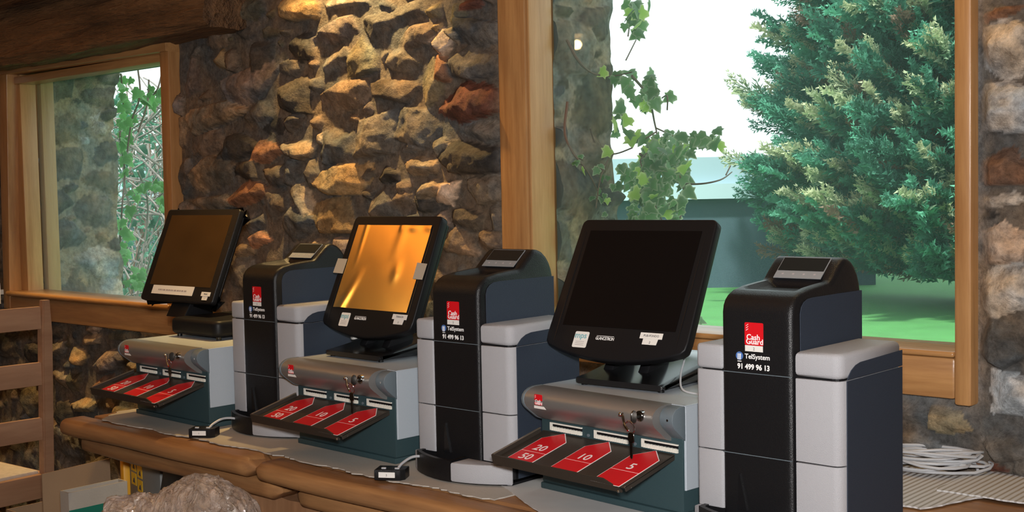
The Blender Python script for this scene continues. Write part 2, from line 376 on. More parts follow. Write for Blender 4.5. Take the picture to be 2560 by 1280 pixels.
def stone_field(us, vs, stones, seed, fill=(), mortar=(.135, .12, .105), fillcols='ggbbdopnt', cover=0.1, dark=1.0):
    U, V = np.meshgrid(us, vs); rs = np.random.RandomState(seed)
    H = 0.012+0.010*fbm(U*14, V*14, seed)+0.008*fbm(U*3, V*3, seed+9)
    C = np.empty(U.shape+(3,)); C[:] = mortar; C *= (1+0.5*fbm(U*6, V*6, seed+5))[..., None]
    occ = np.zeros(U.shape, bool)
    def put(cu, cv, w, h, rot, col, prot, check):
        R = 0.62*math.hypot(w, h)
        i0, i1 = np.searchsorted(us, (cu-R, cu+R)); j0, j1 = np.searchsorted(vs, (cv-R, cv+R))
        if i1-i0 < 2 or j1-j0 < 2: return
        u = U[j0:j1, i0:i1]-cu; v = V[j0:j1, i0:i1]-cv
        c, s = math.cos(rot), math.sin(rot); a = (c*u+s*v)/(w/2); b = (-s*u+c*v)/(h/2)
        sd = int(rs.randint(1 << 20)); wu = 0.30*fbm((u+cu)*16+sd % 97, (v+cv)*16, sd, 3); wv = 0.30*fbm((u+cu)*16, (v+cv)*16+sd % 89, sd+31, 3)
        a = a+wu; b = b+wv; nk = rs.randint(5, 8); ph = rs.rand()*6.283; d = np.zeros_like(a)
        for k in range(nk):
            an = ph+6.283*(k+0.55*rs.uniform(-1, 1))/nk; rr_ = rs.uniform(0.80, 1.02)*(abs(math.cos(an))**6+abs(math.sin(an))**6)**(-1/6.0)*0.97
            d = np.maximum(d, (a*math.cos(an)+b*math.sin(an))/rr_)
        m = d < 1
        if check and (m & occ[j0:j1, i0:i1]).sum() > cover*max(1, m.sum()): return
        prof = np.clip(1-np.clip(d, 0, 1)**(5+5*rs.rand()), 0, 1)**0.6
        f = np.full_like(d, 1.0)
        for k in range(6):
            an = rs.rand()*6.283; off = rs.uniform(-0.1, 0.55); f = np.minimum(f, rs.uniform(0.85, 1.05)-rs.uniform(0.25, 1.1)*np.clip(a*math.cos(an)+b*math.sin(an)-off, -0.2, 9))
        q = 16/(1+6*0); rg = np.abs(fbm((u+cu)*18, (v+cv)*18, sd+3, 4))
        f = f+0.12*fbm((u+cu)*40, (v+cv)*40, sd+4, 3)-0.55*rg+0.14*(a*rs.uniform(-1, 1)+b*rs.uniform(-1, 1))+0.05
        hh = prot*np.minimum(prof*1.05, np.clip(f, 0.05, 2))
        sub = H[j0:j1, i0:i1]; on = m & (hh > sub)
        sub[on] = hh[on]
        occ[j0:j1, i0:i1] |= m
        lu_ = np.mean(col); cc = (np.array(col)*0.72+lu_*0.28)*0.78*(1+0.35*(rs.rand()-0.5))
        tex = (1+1.5*fbm((u+cu)*14, (v+cv)*12, sd+7, 4))[..., None]
        C[j0:j1, i0:i1][on] = (cc*tex)[on]
    for s in stones: put(*s, False)
    for (n, wmin, wmax) in fill:
        for _ in range(n):
            w = rs.uniform(wmin, wmax); h = w*rs.uniform(0.5, 0.85)
            col = PAL[fillcols[rs.randint(len(fillcols))]]
            put(rs.uniform(us[0], us[-1]), rs.uniform(vs[0], vs[-1]), w, h, rs.normal()*0.18, col, rs.uniform(0.025, 0.055)*min(1, w/0.12+0.3), True)
    return U, V, H, np.clip(C, 0.01, 0.9)
def field_faces(U, keep):
    h, w = U.shape; idx = np.arange(h*w).reshape(h, w)
    F = np.stack([idx[:-1, :-1], idx[:-1, 1:], idx[1:, 1:], idx[1:, :-1]], -1).reshape(-1, 4)
    k = keep[:-1, :-1] & keep[:-1, 1:] & keep[1:, 1:] & keep[1:, :-1]
    return F[k.ravel()]

# stones read off the photograph: centre, size (in a 1760 px wide view of x 440..1320, y 0..640), tilt, colour, protrusion in cm; the near-black entry paints a dark hole
ST = """60,380,110,200,5,p,3;215,300,62,120,-8,y,6;277,300,55,120,6,b,6;400,265,200,110,-5,d,6;355,410,235,150,12,p,6.5;605,50,190,110,-8,y,6.5
360,40,110,120,8,o,5;325,170,90,75,0,d,4;450,160,120,60,0,o,3.5;625,235,110,140,0,d,5;545,160,60,30,0,t,4;785,165,245,115,12,p,5;1010,120,180,120,5,b,4.5
1150,60,160,110,0,g,4;1185,190,195,115,14,b,5;790,295,140,130,0,g,4;920,305,160,140,0,o,4.5;1120,300,170,120,-8,g,4;840,480,275,165,4,b,5
1090,440,230,125,0,b,4.5;1262,400,110,190,10,o,4;600,495,160,160,-12,d,7.5;575,615,80,80,0,b,6;170,590,270,115,10,t,6;380,570,155,125,0,g,4
500,640,115,170,-8,k,2;140,720,195,130,5,b,4;300,730,150,115,-5,d,6;450,770,150,80,12,c,5.5;610,740,140,105,-10,t,7;690,610,50,70,0,b,5
170,880,200,150,5,t,5;350,860,140,115,0,d,6.5;340,975,150,115,12,c,6;490,870,105,140,15,b,5.5;580,865,95,155,0,g,6;660,870,60,140,0,g,6
170,1015,215,70,3,t,5;480,1010,120,160,5,b,4.5;625,1000,125,140,-20,t,6.5;800,725,190,220,10,g,6.5;1000,675,235,225,0,g,6;1180,630,175,210,-8,g,5.5
840,880,280,160,8,y,7;1055,880,95,85,-25,d,5.5;1225,840,145,115,0,t,6;1315,735,85,95,25,t,6;1175,730,130,80,5,n,4.5;1465,515,325,190,4,r,7
1490,325,240,150,0,n,6;1490,170,225,155,0,n,5.5;1325,345,80,140,-8,c,6;1310,225,90,130,-20,x,6.5;1385,170,60,85,30,t,6.5;1460,790,335,155,-5,d,7
1510,655,205,115,0,g,5;1545,940,155,155,0,g,5.5;1600,1090,110,155,0,n,5;1440,1100,160,120,-8,d,5.5;1060,1015,240,160,8,b,6;780,1085,190,185,0,y,6
1240,955,150,85,15,t,7;1335,970,90,125,0,x,6;1225,1035,120,60,0,d,5;385,1120,105,140,0,g,4.5;610,1130,170,125,8,n,6.5;405,1205,95,60,0,c,5
335,1255,85,80,0,t,5;690,1230,130,90,0,t,5;1400,1220,160,120,0,b,5;1560,1215,140,120,0,b,5;1275,60,80,60,0,o,4;1400,60,110,90,0,o,5
1470,20,120,60,0,r,5;830,20,190,60,0,g,4;1045,25,120,40,-5,n,3;690,420,60,70,0,g,4;720,700,40,60,-30,t,5;250,190,50,30,0,o,3
560,330,120,70,0,g,4;100,250,110,60,0,g,3;880,590,60,40,0,b,3;1290,130,50,50,0,y,4;420,1020,40,60,0,d,2.5;940,860,70,90,0,g,3.5;1130,930,90,60,10,b,4""".replace('\n', ';')
# right of and under the large window, and under the small window: full-frame pixels
ST2 = """2510,120,140,140,0,w,5;2500,265,155,130,0,w,5.5;2505,420,140,115,0,c,5.5;2492,497,115,40,0,w,4;2463,540,58,30,0,k,3;2502,612,155,105,0,x,5
2510,720,165,130,0,w,5;2496,850,125,115,0,g,5.5;2522,1000,160,145,0,w,5;2505,1112,140,60,-8,g,4.5;2505,28,130,28,10,c,4;2365,1062,115,62,4,y,4
2285,1042,80,60,0,g,3;2275,1120,110,60,0,g,3.5;2430,1160,60,35,0,c,3;2480,1175,50,25,0,r,3;2340,1140,70,40,0,t,3
228,822,32,24,0,x,5;275,822,60,16,0,y,4;190,892,36,48,0,y,6;265,905,75,55,15,p,6;222,850,60,24,10,t,5;150,945,40,34,-30,t,5;180,950,40,44,30,o,5
250,960,70,34,20,c,5;205,1015,70,30,10,y,6;300,1030,60,20,0,y,5;165,1040,60,70,0,d,6;190,1100,110,90,0,g,6;225,1160,60,40,20,o,5
70,1000,40,70,20,o,5;85,880,60,50,0,d,5;20,870,60,60,0,d,5;320,840,90,30,0,o,4;380,835,70,24,0,y,4;20,300,50,60,0,t,4;10,430,60,80,0,d,5
25,640,70,90,0,g,5;15,240,60,50,0,y,4;300,1100,80,60,0,d,5;120,830,60,36,0,d,4;240,780,50,20,0,g,3""".replace('\n', ';')
def read_stones(s, k, ox, oy):
    out = []
    for t in s.split(';'):
        f = t.split(',')
        x, y, w, h, rot = [float(q) for q in f[:5]]; x = x/k+ox; y = y/k+oy; w /= k; h /= k
        a = onY(x-w/2, y, WY-0.03); b = onY(x+w/2, y, WY-0.03); c = onY(x, y-h/2, WY-0.03); d = onY(x, y+h/2, WY-0.03)
        out.append(((a[0]+b[0])/2, (c[2]+d[2])/2, abs(b[0]-a[0])*1.06, abs(c[2]-d[2])*1.06, math.radians(rot), PAL[f[5]], float(f[6])/100*0.9))
    return out
hand = read_stones(ST, 2.0, 440, 0)+read_stones(ST2, 1.0, 0, 0)
W1 = (-4.94, -3.735, 1.005, 1.955)       # small window opening x0,x1,z0,z1
W2 = (-2.165, -0.945, 1.0, 2.36)          # large window opening
us = np.concatenate([np.arange(-6.6, -5.2, 0.02), np.arange(-5.2, -1.05, 0.0055), np.arange(-1.05, -0.6, 0.004), np.arange(-0.6, 1.4, 0.02)])
vs = np.concatenate([np.arange(0.0, 0.45, 0.02), np.arange(0.45, 2.16, 0.0055), np.arange(2.16, 2.66, 0.02)])
U, V, H, C = stone_field(us, vs, hand, 11, fill=((500, .15, .24), (1400, .08, .14), (3000, .04, .07)))
# smooth mortar bands next to the window timbers
for (x0, x1, z0, z1) in (W1, W2):
    dx = np.maximum(np.maximum(x0-U, U-x1), 0); dz = np.maximum(np.maximum(z0-V, V-z1), 0); dd = np.hypot(dx, dz)
    k = np.clip((dd-0.015)/0.03, 0, 1); H = H*k+0.004*(1-k)
    C = C*k[..., None]+np.array((.20, .18, .16))*(1-k[..., None])
keep = ~(((U > W1[0]) & (U < W1[1]) & (V > W1[2]) & (V < W1[3])) | ((U > W2[0]) & (U < W2[1]) & (V > W2[2]) & (V < W2[3])))
P = np.stack([U, WY-H, V], -1).reshape(-1, 3)
wall = np_mesh('wall_back', P, field_faces(U, keep), C.reshape(-1, 3), MATS['stone']); struct(wall)
# outer leaf of the same wall: stone reveals seen through both panes
def reveal(name, x, y0, y1, z0, z1, seed, cols, ragged=0.0):
    a = np.arange(y0, y1+0.001, 0.006); b = np.arange(z0, z1, 0.007)
    U, V, H, C = stone_field(a, b, [], seed, fill=((300, .16, .24), (400, .09, .13), (700, .04, .07)), mortar=(.29, .26, .21), fillcols=cols)
    Yv = U+ragged*((U-y0)/(y1-y0))*(fbm(V*7, V*0+3, seed+2, 4)*2.2)
    P = np.stack([x+H*0.9, Yv, V], -1).reshape(-1, 3)
    o = np_mesh(name, P, field_faces(U, np.ones(U.shape, bool)), C.reshape(-1, 3), MATS['stone']); struct(o); return o
reveal('trim_1', -4.93, 2.488, 2.86, 0.6, 2.3, 21, 'ggnwwnpt', 0.03)
reveal('trim_2', -2.095, 2.488, 2.75, 0.6, 2.75, 33, 'ggtowbpt', 0.035)
def core(name, boxes):
    bm = bmesh.new()
    for b in boxes: box(bm, *b)
    return struct(fin(name, bm, 'stone_cap', smooth=0))
core('wall_back_outer', [(-6.6, -4.96, WY+0.02, 2.80, 0, 2.66), (-3.72, -2.12, WY+0.02, 2.70, 0, 2.66), (-0.93, 1.4, WY+0.02, 2.80, 0, 2.66),
     (-4.96, -3.72, WY+0.02, 2.55, 0, 1.0), (-2.17, -0.93, WY+0.02, 2.55, 0, 1.0), (-4.96, -3.72, WY+0.02, 2.80, 1.965, 2.66), (-2.17, -0.93, WY+0.02, 2.70, 2.37, 2.66)])
# rest of the room
def slab(name, b, mat):
    bm = bmesh.new(); box(bm, *b); return struct(fin(name, bm, mat, smooth=0))
slab('floor', (-6.7, 1.5, -3.2, WY+0.1, -0.05, 0.0), 'floor_tile')
slab('ceiling', (-6.7, 1.5, -3.2, 2.8, 2.66, 2.72), 'ceiling_wood')
slab('wall_left', (-6.8, -6.6, -3.2, 2.6, 0, 2.66), 'plaster')
slab('wall_right', (1.4, 1.6, -3.2, 2.6, 0, 2.66), 'plaster')
slab('wall_front', (-6.7, 1.5, -3.3, -3.1, 0, 2.66), 'plaster')

# ------------------------------------------------------------------ timber windows
def board(bm, pts, t0, t1, r=0.006, f=fxz):
    """planar board outline pts (x,z), from y=t0 to y=t1"""
    rprism(bm, pts, t0, t1, r, 2, f)
def windowset(n, x0, x1, z0, z1, fw, yf, yg, yb, glassm=0.0):
    root = empty('window_%d' % n, ((x0+x1)/2, yg, z0)); struct(root)
    def P(name, bm, mat):
        o = fin(name, bm, mat); o.matrix_world = Matrix.Identity(4); o.parent = root; o.matrix_parent_inverse = Matrix.Translation(root.location).inverted(); return o
    return root, P
# large window
r2, P2 = windowset(2, -2.19, -0.945, 0.99, 2.37, 0, 0, 2.47, 0)
bm = bmesh.new(); box(bm, -2.182, -2.088, 2.378, 2.50, 0.99, 2.37, 0.006); P2('frame_post', bm, 'frame_wood')
bm = bmesh.new(); box(bm, -2.087, -2.079, 2.386, 2.479, 1.02, 2.36, 0.003); P2('frame_jamb', bm, 'jamb_wood')
bm = bmesh.new(); box(bm, -0.968, -0.933, 2.375, 2.52, 0.985, 2.37, 0.006); P2('frame_post', bm, 'frame_wood')
bm = bmesh.new(); box(bm, -2.086, -0.969, 2.382, 2.50, 0.995, 1.078, 0.006); P2('frame_rail', bm, 'frame_wood_h')
bm = bmesh.new(); box(bm, -2.078, -0.969, 2.378, 2.53, 1.079, 1.091, 0.005, 3); P2('sill_board', bm, 'frame_wood_h')
bm = bmesh.new(); box(bm, -2.086, -0.969, 2.38, 2.50, 2.30, 2.37, 0.006); P2('frame_rail', bm, 'frame_wood_h')
bm = bmesh.new(); box(bm, -2.079, -0.968, 2.480, 2.484, 1.091, 2.31); P2('pane', bm, 'pane_glass')
# small window
r1, P1 = windowset(1, -4.96, -3.72, 1.0, 1.96, 0, 0, 2.5, 0)
bm = bmesh.new(); board(bm, [(-5.0, 0.98), (-4.945, 0.98), (-4.885, 1.985), (-4.965, 1.985)], 2.36, 2.50); P1('frame_post', bm, 'frame_wood')
bm = bmesh.new(); box(bm, -4.93, -4.868, 2.405, 2.475, 1.02, 1.945, 0.006); P1('frame_jamb', bm, 'jamb_wood')
bm = bmesh.new(); box(bm, -4.915, -4.862, 2.492, 2.55, 1.02, 1.945, 0.006); P1('frame_jamb', bm, 'jamb_wood')
bm = bmesh.new(); board(bm, [(-3.765, 0.98), (-3.715, 0.98), (-3.70, 1.97), (-3.755, 1.97)], 2.36, 2.50); P1('frame_post', bm, 'frame_wood')
bm = bmesh.new(); board(bm, [(-4.97, 1.945), (-3.70, 1.93), (-3.70, 1.968), (-4.97, 1.982)], 2.35, 2.50); P1('frame_head', bm, 'frame_wood_h')
bm = bmesh.new(); box(bm, -4.95, -3.75, 2.392, 2.47, 1.905, 1.935, 0.004); P1('frame_head', bm, 'frame_wood_h')
bm = bmesh.new(); box(bm, -4.95, -3.73, 2.345, 2.50, 1.036, 1.056, 0.008, 3); P1('sill_board', bm, 'frame_wood_h')
bm = bmesh.new(); box(bm, -4.97, -3.36, 2.365, 2.50, 0.945, 1.035, 0.006); P1('frame_rail', bm, 'frame_wood_h')
bm = bmesh.new(); box(bm, -4.87, -3.76, 2.476, 2.480, 1.05, 1.925); P1('pane', bm, 'pane_glass')
# hewn lintel beam over the small window, and the joist above it
def rough_beam(name, x0, x1, y0, y1, z0, z1, seed, slope=0.0, mat='beam_wood', axis=0, amp=0.022):
    n = int(abs(x1-x0)/0.025)+2; m = 30; rs = random.Random(seed)
    prof = rrect(y0, y1, z0, z1, 0.03, 3); K = []
    for i in range(len(prof)):
        a = Vector(prof[i]); b = Vector(prof[(i+1) % len(prof)]); s = max(1, int((b-a).length/0.02))
        for k in range(s): K.append(a.lerp(b, k/s))
    A = np.array([[p.x, p.y] for p in K]); xs = np.linspace(x0, x1, n); c = A.mean(0)
    G = np.zeros((n, len(K), 3))
    for i, x in enumerate(xs):
        d = (A-c); l = np.linalg.norm(d, axis=1, keepdims=True); th = np.arctan2(d[:, 1], d[:, 0])
        nz = fbm(np.full(len(K), x*1.6+seed), th*1.2+5, seed, 3)*0.8-1.1*np.abs(fbm(np.full(len(K), x*1.1), th*11, seed+5, 4))+0.5*fbm(np.full(len(K), x*9.0), th*9, seed+8, 3)
        Q = A+d/l*(nz*amp)[:, None]
        G[i, :, 0] = x; G[i, :, 1] = Q[:, 0]; G[i, :, 2] = Q[:, 1]+slope*(x-x0)
    idx = np.arange(n*len(K)).reshape(n, len(K)); nx = np.roll(idx, -1, 1)
    F = np.stack([idx[:-1], nx[:-1], nx[1:], idx[1:]], -1).reshape(-1, 4)
    V3 = G.reshape(-1, 3); cap = []
    for r, flip in ((0, 0), (n-1, 1)):
        ci = len(V3); V3 = np.vstack([V3, G[r].mean(0)]); a, b = idx[r], nx[r]
        tri = np.stack([a, b, np.full(len(K), ci), np.full(len(K), ci)], -1); cap.append(tri)
    me_o = None
    me = bpy.data.meshes.new(name)
    faces = [tuple(f) for f in F.tolist()]+[tuple(t[:3]) for t in cap[0].tolist()]+[tuple(t[:3]) for t in cap[1].tolist()]
    if axis == 1: V3 = V3[:, [1, 0, 2]]
    me.from_pydata(V3.tolist(), [], faces); 
    b2 = bmesh.new(); b2.from_mesh(me); bmesh.ops.recalc_face_normals(b2, faces=b2.faces[:]); b2.to_mesh(me); b2.free()
    me.polygons.foreach_set('use_smooth', [True]*len(me.polygons)); me.set_sharp_from_angle(angle=math.radians(50))
    return obj(name, me, mat)
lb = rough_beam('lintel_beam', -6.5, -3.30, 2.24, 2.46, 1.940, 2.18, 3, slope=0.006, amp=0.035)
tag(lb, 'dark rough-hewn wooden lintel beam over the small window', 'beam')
j1 = rough_beam('ceiling_joist', -6.5, -3.45, 2.08, 2.33, 2.165, 2.40, 8, slope=0.0)
tag(j1, 'dark rough timber lying above the lintel beam, along the top left corner', 'beam')
j2 = rough_beam('roof_rafter', 1.0, 2.36, -5.02, -4.90, 2.30, 2.42, 5, axis=1, mat='counter_wood', amp=0.01)
j2.location.z = -0.13
tag(j2, 'reddish timber rafter crossing the top left corner in front of the lintel', 'beam')

# unseen pendant lamp, added to light the timber ceiling the screens reflect
pl = empty('added_pendant', (-3.55, 0.55, 2.10)); tag(pl, 'unseen brass pendant lamp added to warm the ceiling reflected in the screens', 'lamp')
bm = bmesh.new(); tube(bm, [(0, 0, 0.12), (0, 0, 0.56)], 0.006, 8); fin('cord', bm, 'black_matte', pl)
bm = bmesh.new(); tube(bm, [(0, 0, 0.02), (0, 0, 0.05), (0, 0, 0.10), (0, 0, 0.13)], [0.16, 0.12, 0.05, 0.02], 28); fin('lamp_shade', bm, 'tray_edge', pl)
m, nt_, p_ = new_mat('bulb_glow'); p_.inputs['Emission Color'].default_value = (1.0, 0.62, 0.25, 1); p_.inputs['Emission Strength'].default_value = 120
bm = bmesh.new(); bmesh.ops.create_uvsphere(bm, u_segments=20, v_segments=12, radius=0.022, matrix=Matrix.Translation((0, 0, -0.01))); fin('bulb', bm, 'bulb_glow', pl)
lamp('SPOT', 'ceiling_fill', (-4.2, 0.3, 1.6), 230, (1.0, 0.74, 0.38), target=(-3.7, 0.8, 2.66), spot_size=math.radians(100), spot_blend=0.8, shadow_soft_size=0.05)  # spot without a body, added so the ceiling reflects warm
# ------------------------------------------------------------------ counter
def rail(bm, prof, x0, x1, seed, amp=0.004, step=0.03):
    """profile (y,z) swept along x with a hand-planed wobble"""
    if area(prof) < 0: prof = prof[::-1]
    n = int((x1-x0)/step)+1; rings = []
    for i in range(n+1):
        x = x0+(x1-x0)*i/n; e = min(x-x0, x1-x)
        ins = 0.018*(1-math.sqrt(max(0, 1-(1-min(1, e/0.018))**2))) if e < 0.018 else 0
        pp = inset(prof, ins) if ins > 0 else prof
        dy = amp*(2*float(vnoise(np.array(x*5.0), np.array(0.5), seed))-1); dz = amp*0.6*(2*float(vnoise(np.array(x*4.0), np.array(3.5), seed))-1)
        rings.append([bm.verts.new((x, p[0]+dy, p[1]+dz)) for p in pp])
    for a, b in zip(rings, rings[1:]):
        for i in range(len(prof)): bm.faces.new((a[i], a[(i+1) % len(prof)], b[(i+1) % len(prof)], b[i]))
    bm.faces.new(rings[0][::-1]); bm.faces.new(rings[-1]); bmesh.ops.recalc_face_normals(bm, faces=bm.faces[:])
ct = empty('counter', (-1.6, 2.0, 0)); tag(ct, 'long rustic wooden counter with rounded front rail carrying all the machines', 'counter')
def CP(name, bm, mat, parent=ct):
    o = fin(name, bm, mat); o.parent = parent; o.matrix_parent_inverse = Matrix.Translation(Vector((-1.6, 2.0, 0))).inverted(); return o
bm = bmesh.new(); box(bm, -3.02, 0.9, 1.66, 2.375, 0.80, ZC-0.001, 0.004); CP('worktop', bm, 'counter_wood')
top_prof = rrect(1.585, 1.668, ZC-0.046, ZC-0.002, 0.02, 5)
bm = bmesh.new(); rail(bm, top_prof, -3.09, -2.222, 3); CP('front_rail', bm, 'counter_wood')
bm = bmesh.new(); rail(bm, [(y-0.004, z-0.001) for y, z in top_prof], -2.218, 0.9, 4); CP('front_rail', bm, 'counter_wood')
low = rrect(1.612, 1.70, ZC-0.092, ZC-0.048, 0.018, 5)
bm = bmesh.new(); rail(bm, low, -3.035, -2.165, 5); CP('lower_rail', bm, 'counter_wood')
bm = bmesh.new(); rail(bm, [(y+0.004, z-0.002) for y, z in low], -2.115, 0.9, 6); CP('lower_rail', bm, 'counter_wood')
for x0, x1 in ((-2.33, -2.065), (-0.6, -0.35)):
    bm = bmesh.new(); pr = [(x0, 1.66), (x0+0.02, 1.648), (x0+0.1, 1.655), (x0+0.17, 1.645), (x1-0.01, 1.656), (x1, 1.67), (x1, 1.74), (x0, 1.74)]
    rprism(bm, pr, 0.0, ZC-0.094, 0, 2, fxy); CP('counter_post', bm, 'post_wood')
# torn cardboard sheets covering the top
def sheet(name, pts, z0, th, mat, label, jag=0.006, seed=1, edges=None, group=None):
    rs = random.Random(seed); out = []
    n = len(pts)
    for i in range(n):
        a = Vector(pts[i]); b = Vector(pts[(i+1) % n]); L = (b-a).length; k = max(1, int(L/0.012)); nr = Vector((-(b-a).y, (b-a).x)).normalized()
        torn = edges is None or i in edges
        for j in range(k):
            q = a.lerp(b, j/k)
            if torn and j > 0: q = q+nr*(rs.uniform(-1, 1)*jag*0.4+jag*math.sin(j*0.35+seed)*0.6)
            out.append((q.x, q.y))
    bm = bmesh.new(); vs_ = [bm.verts.new((x, y, z0)) for x, y in out]; f = bm.faces.new(vs_)
    r = bmesh.ops.extrude_face_region(bm, geom=[f]); bmesh.ops.translate(bm, vec=(0, 0, th), verts=[v for v in r['geom'] if isinstance(v, bmesh.types.BMVert)])
    bmesh.ops.recalc_face_normals(bm, faces=bm.faces[:])
    o = fin(name, bm, mat, smooth=0); tag(o, label, 'cardboard', group); return o
sheet('cardboard_sheet', [(-3.01, 1.72), (-2.93, 1.635), (-2.5, 1.642), (-2.2, 1.648), (-1.92, 1.636), (-1.55, 1.655), (-1.50, 2.2), (-1.55, 2.36), (-3.0, 2.36), (-3.02, 2.0)], ZC-0.0005, 0.0025, 'card_grey',
      'large grey-beige cardboard sheet under the left and middle cash machines', 0.009, 2)
sheet('cardboard_sheet', [(-1.72, 1.80), (-1.36, 1.60), (-1.0, 1.62), (-0.9, 2.0), (-1.3, 2.2), (-1.60, 2.2)], ZC+0.0022, 0.002, 'card_light',
      'pale smooth cardboard sheet under the front edge of the nearest banknote unit', 0.002, 3)
sheet('cardboard_sheet', [(-1.25, 2.05), (-0.90, 2.06), (-0.845, 2.20), (-0.80, 2.355), (-1.2, 2.36), (-1.32, 2.30)], ZC+0.0022, 0.003, 'card_ribbed',
      'light corrugated cardboard with torn edge lying under the cable coil', 0.004, 4)
sheet('cardboard_sheet', [(-0.925, 2.19), (-0.80, 2.19), (-0.3, 2.22), (-0.3, 2.38), (-0.93, 2.39)], ZC+0.0055, 0.003, 'card_ribbed',
      'upper layer of ribbed white cardboard against the wall at the right end', 0.006, 6)

# ------------------------------------------------------------------ machines
S = 0.58
TW = [(-4.4161*S, 3.0821*S, 0.0), (-3.1847*S, 3.0062*S, 0.0), (-1.9667*S, 2.9664*S, -0.0101)]
NU = [(-5.0747*S, 3.0058*S, -0.0278), (-3.915*S, 3.0359*S, -0.0438), (-2.643*S, 3.0533*S, -0.0914)]
ZM = ZC+0.0045
def quad_xz(bm, pts, y, th=0.0006):
    rprism(bm, pts, y-th, y, 0, 1, fxz)
CASH = ('cash', 'guard')
def cash_sticker(parent, x0, x1, z0, z1, y, lean=0.0, small=False):
    bm = bmesh.new(); quad_xz(bm, rrect(x0, x1, z0, z1, 0.002, 2), y, 0.0006); st = fin('red_sticker', bm, 'red_sticker', parent, smooth=0)
    st['label'] = 'red sticker with white lettering'
    w = x1-x0; h = z1-z0; s = w*0.335
    text('lettering', 'Cash', s*1.08, (x0+w*0.10, y-0.0007, z0+h*0.25), 'white_print', st, bold=s*0.02)
    text('lettering', 'Guard', s*1.08, (x0+w*0.07, y-0.0007, z0+h*0.055), 'white_print', st, bold=s*0.02)
    bm = bmesh.new()
    for k in range(3):
        zz = z1-h*(0.12+0.1*k); quad_xz(bm, [(x0+w*0.08, zz-h*0.05), (x0+w*0.2, zz+h*0.03), (x0+w*0.2, zz+h*0.055), (x0+w*0.08, zz-h*0.025)], y-0.0006, 0.0003)
    fin('stripes', bm, 'white_print', st, smooth=0)
    return st
def coin_tower(k, num, label):
    ox, oy, rz = TW[k]; root = empty('coin_machine', (ox, oy, ZM), rz)
    tag(root, label, 'cash machine', 'black and grey coin towers on the counter')
    W, D, xa, xb, zt = 0.2656, 0.206, 0.0516, 0.184, 0.3137
    # base with its bowed front
    def arc(x): return -0.050*max(0, 1-((x-0.125)/0.135)**2)-0.002
    def plan(x0, x1, back, n=12): return [(x0+(x1-x0)*i/n, arc(x0+(x1-x0)*i/n)) for i in range(n+1)]+[(x1, back), (x0, back)]
    bm = bmesh.new(); rprism(bm, [(x_, y_+0.004) for x_, y_ in plan(0.004, W-0.005, D-0.012)], 0.0, 0.0048, 0, 2, fxy); fin('base', bm, 'black_matte', root)
    bm = bmesh.new(); rprism(bm, plan(0.0, 0.0135, D-0.02), 0.001, 0.040, 0.002, 2, fxy); fin('foot_cover', bm, 'grey_plastic', root); bm = bmesh.new(); rprism(bm, plan(0.145, W-0.001, 0.0), 0.001, 0.040, 0.004, 2, fxy)
    fin('foot_cover', bm, 'grey_plastic', root)
    # coin bowl: rim wall with a hollow behind it
    inner = [(0.138, 0.035), (0.022, 0.035)]+[(0.022+(0.116)*i/10, arc(0.022+0.116*i/10)+0.010) for i in range(11)]
    bm = bmesh.new(); out = plan(0.014, 0.145, 0.0)
    n = 12
    o_ = [(0.014+0.131*i/n, arc(0.014+0.131*i/n)) for i in range(n+1)]; i_ = [(max(0.022, min(0.137, x)), arc(x)+0.009) for x, _ in o_]
    for zz in (0,):
        a0 = [bm.verts.new((x, y, 0.001)) for x, y in o_]; a1 = [bm.verts.new((x, y, 0.043)) for x, y in o_]
        b1 = [bm.verts.new((x, y, 0.043)) for x, y in i_]; b0 = [bm.verts.new((x, y, 0.014)) for x, y in i_]
        e1 = [bm.verts.new((o_[0][0], 0.0, 0.043)), bm.verts.new((o_[-1][0], 0.0, 0.043))]; 
        for i in range(n):
            bm.faces.new((a0[i], a0[i+1], a1[i+1], a1[i])); bm.faces.new((a1[i], a1[i+1], b1[i+1], b1[i])); bm.faces.new((b1[i], b1[i+1], b0[i+1], b0[i]))
        c0 = bm.verts.new((i_[0][0], 0.03, 0.014)); c1 = bm.verts.new((i_[-1][0], 0.03, 0.014)); bm.faces.new(b0+[c1, c0])
        t0 = bm.verts.new((i_[0][0], 0.03, 0.043)); t1 = bm.verts.new((i_[-1][0], 0.03, 0.043))
        bm.faces.new((b1[0], b0[0], c0, t0)); bm.faces.new((b1[-1], t1, c1, b0[-1])); bm.faces.new((a1[0], b1[0], t0, e1[0])); bm.faces.new((a1[-1], e1[1], t1, b1[-1]))
    bmesh.ops.recalc_face_normals(bm, faces=bm.faces[:]); fin('coin_bowl', bm, 'black_plastic', root, smooth=40)
    # grey flank columns in three stacked shells
    bands = ((0.0405, 0.1366, 'lower_shell'), (0.1384, 0.2706, 'middle_shell'), (0.2724, zt, 'upper_shell'))
    for z0, z1, nm in bands:
        bm = bmesh.new(); top = nm == 'upper_shell'
        rprism(bm, rrect(0.0, xa+0.001, 0.0, D, 0.006, 3), z0, z1, 0.006 if top else 0.0012, 3, fxy)
        fin(nm, bm, 'grey_plastic', root, smooth=50); bm = bmesh.new()
        pr = [(W, 0.014), (W-0.004, 0.004), (W-0.014, 0.0), (xb+0.003, 0.0), (xb+0.003, D), (W, D)]
        pr = [(xb+0.003, 0.0), (W-0.016, 0.0), (W-0.009, 0.002), (W-0.004, 0.0065), (W, 0.015), (W, D-0.006), (W-0.006, D), (xb+0.003, D)]
        rprism(bm, pr, z0, z1, 0.009 if top else 0.0012, 4, fxy)
        s = fin(nm, bm, 'grey_plastic', root, smooth=50)
    # dark gap core so the seams read
    bm = bmesh.new(); rprism(bm, rrect(0.003, W-0.004, 0.004, D-0.002, 0.014, 4), 0.01, zt-0.012, 0, 1, fxy); fin('inner_frame', bm, 'black_matte', root, smooth=0)
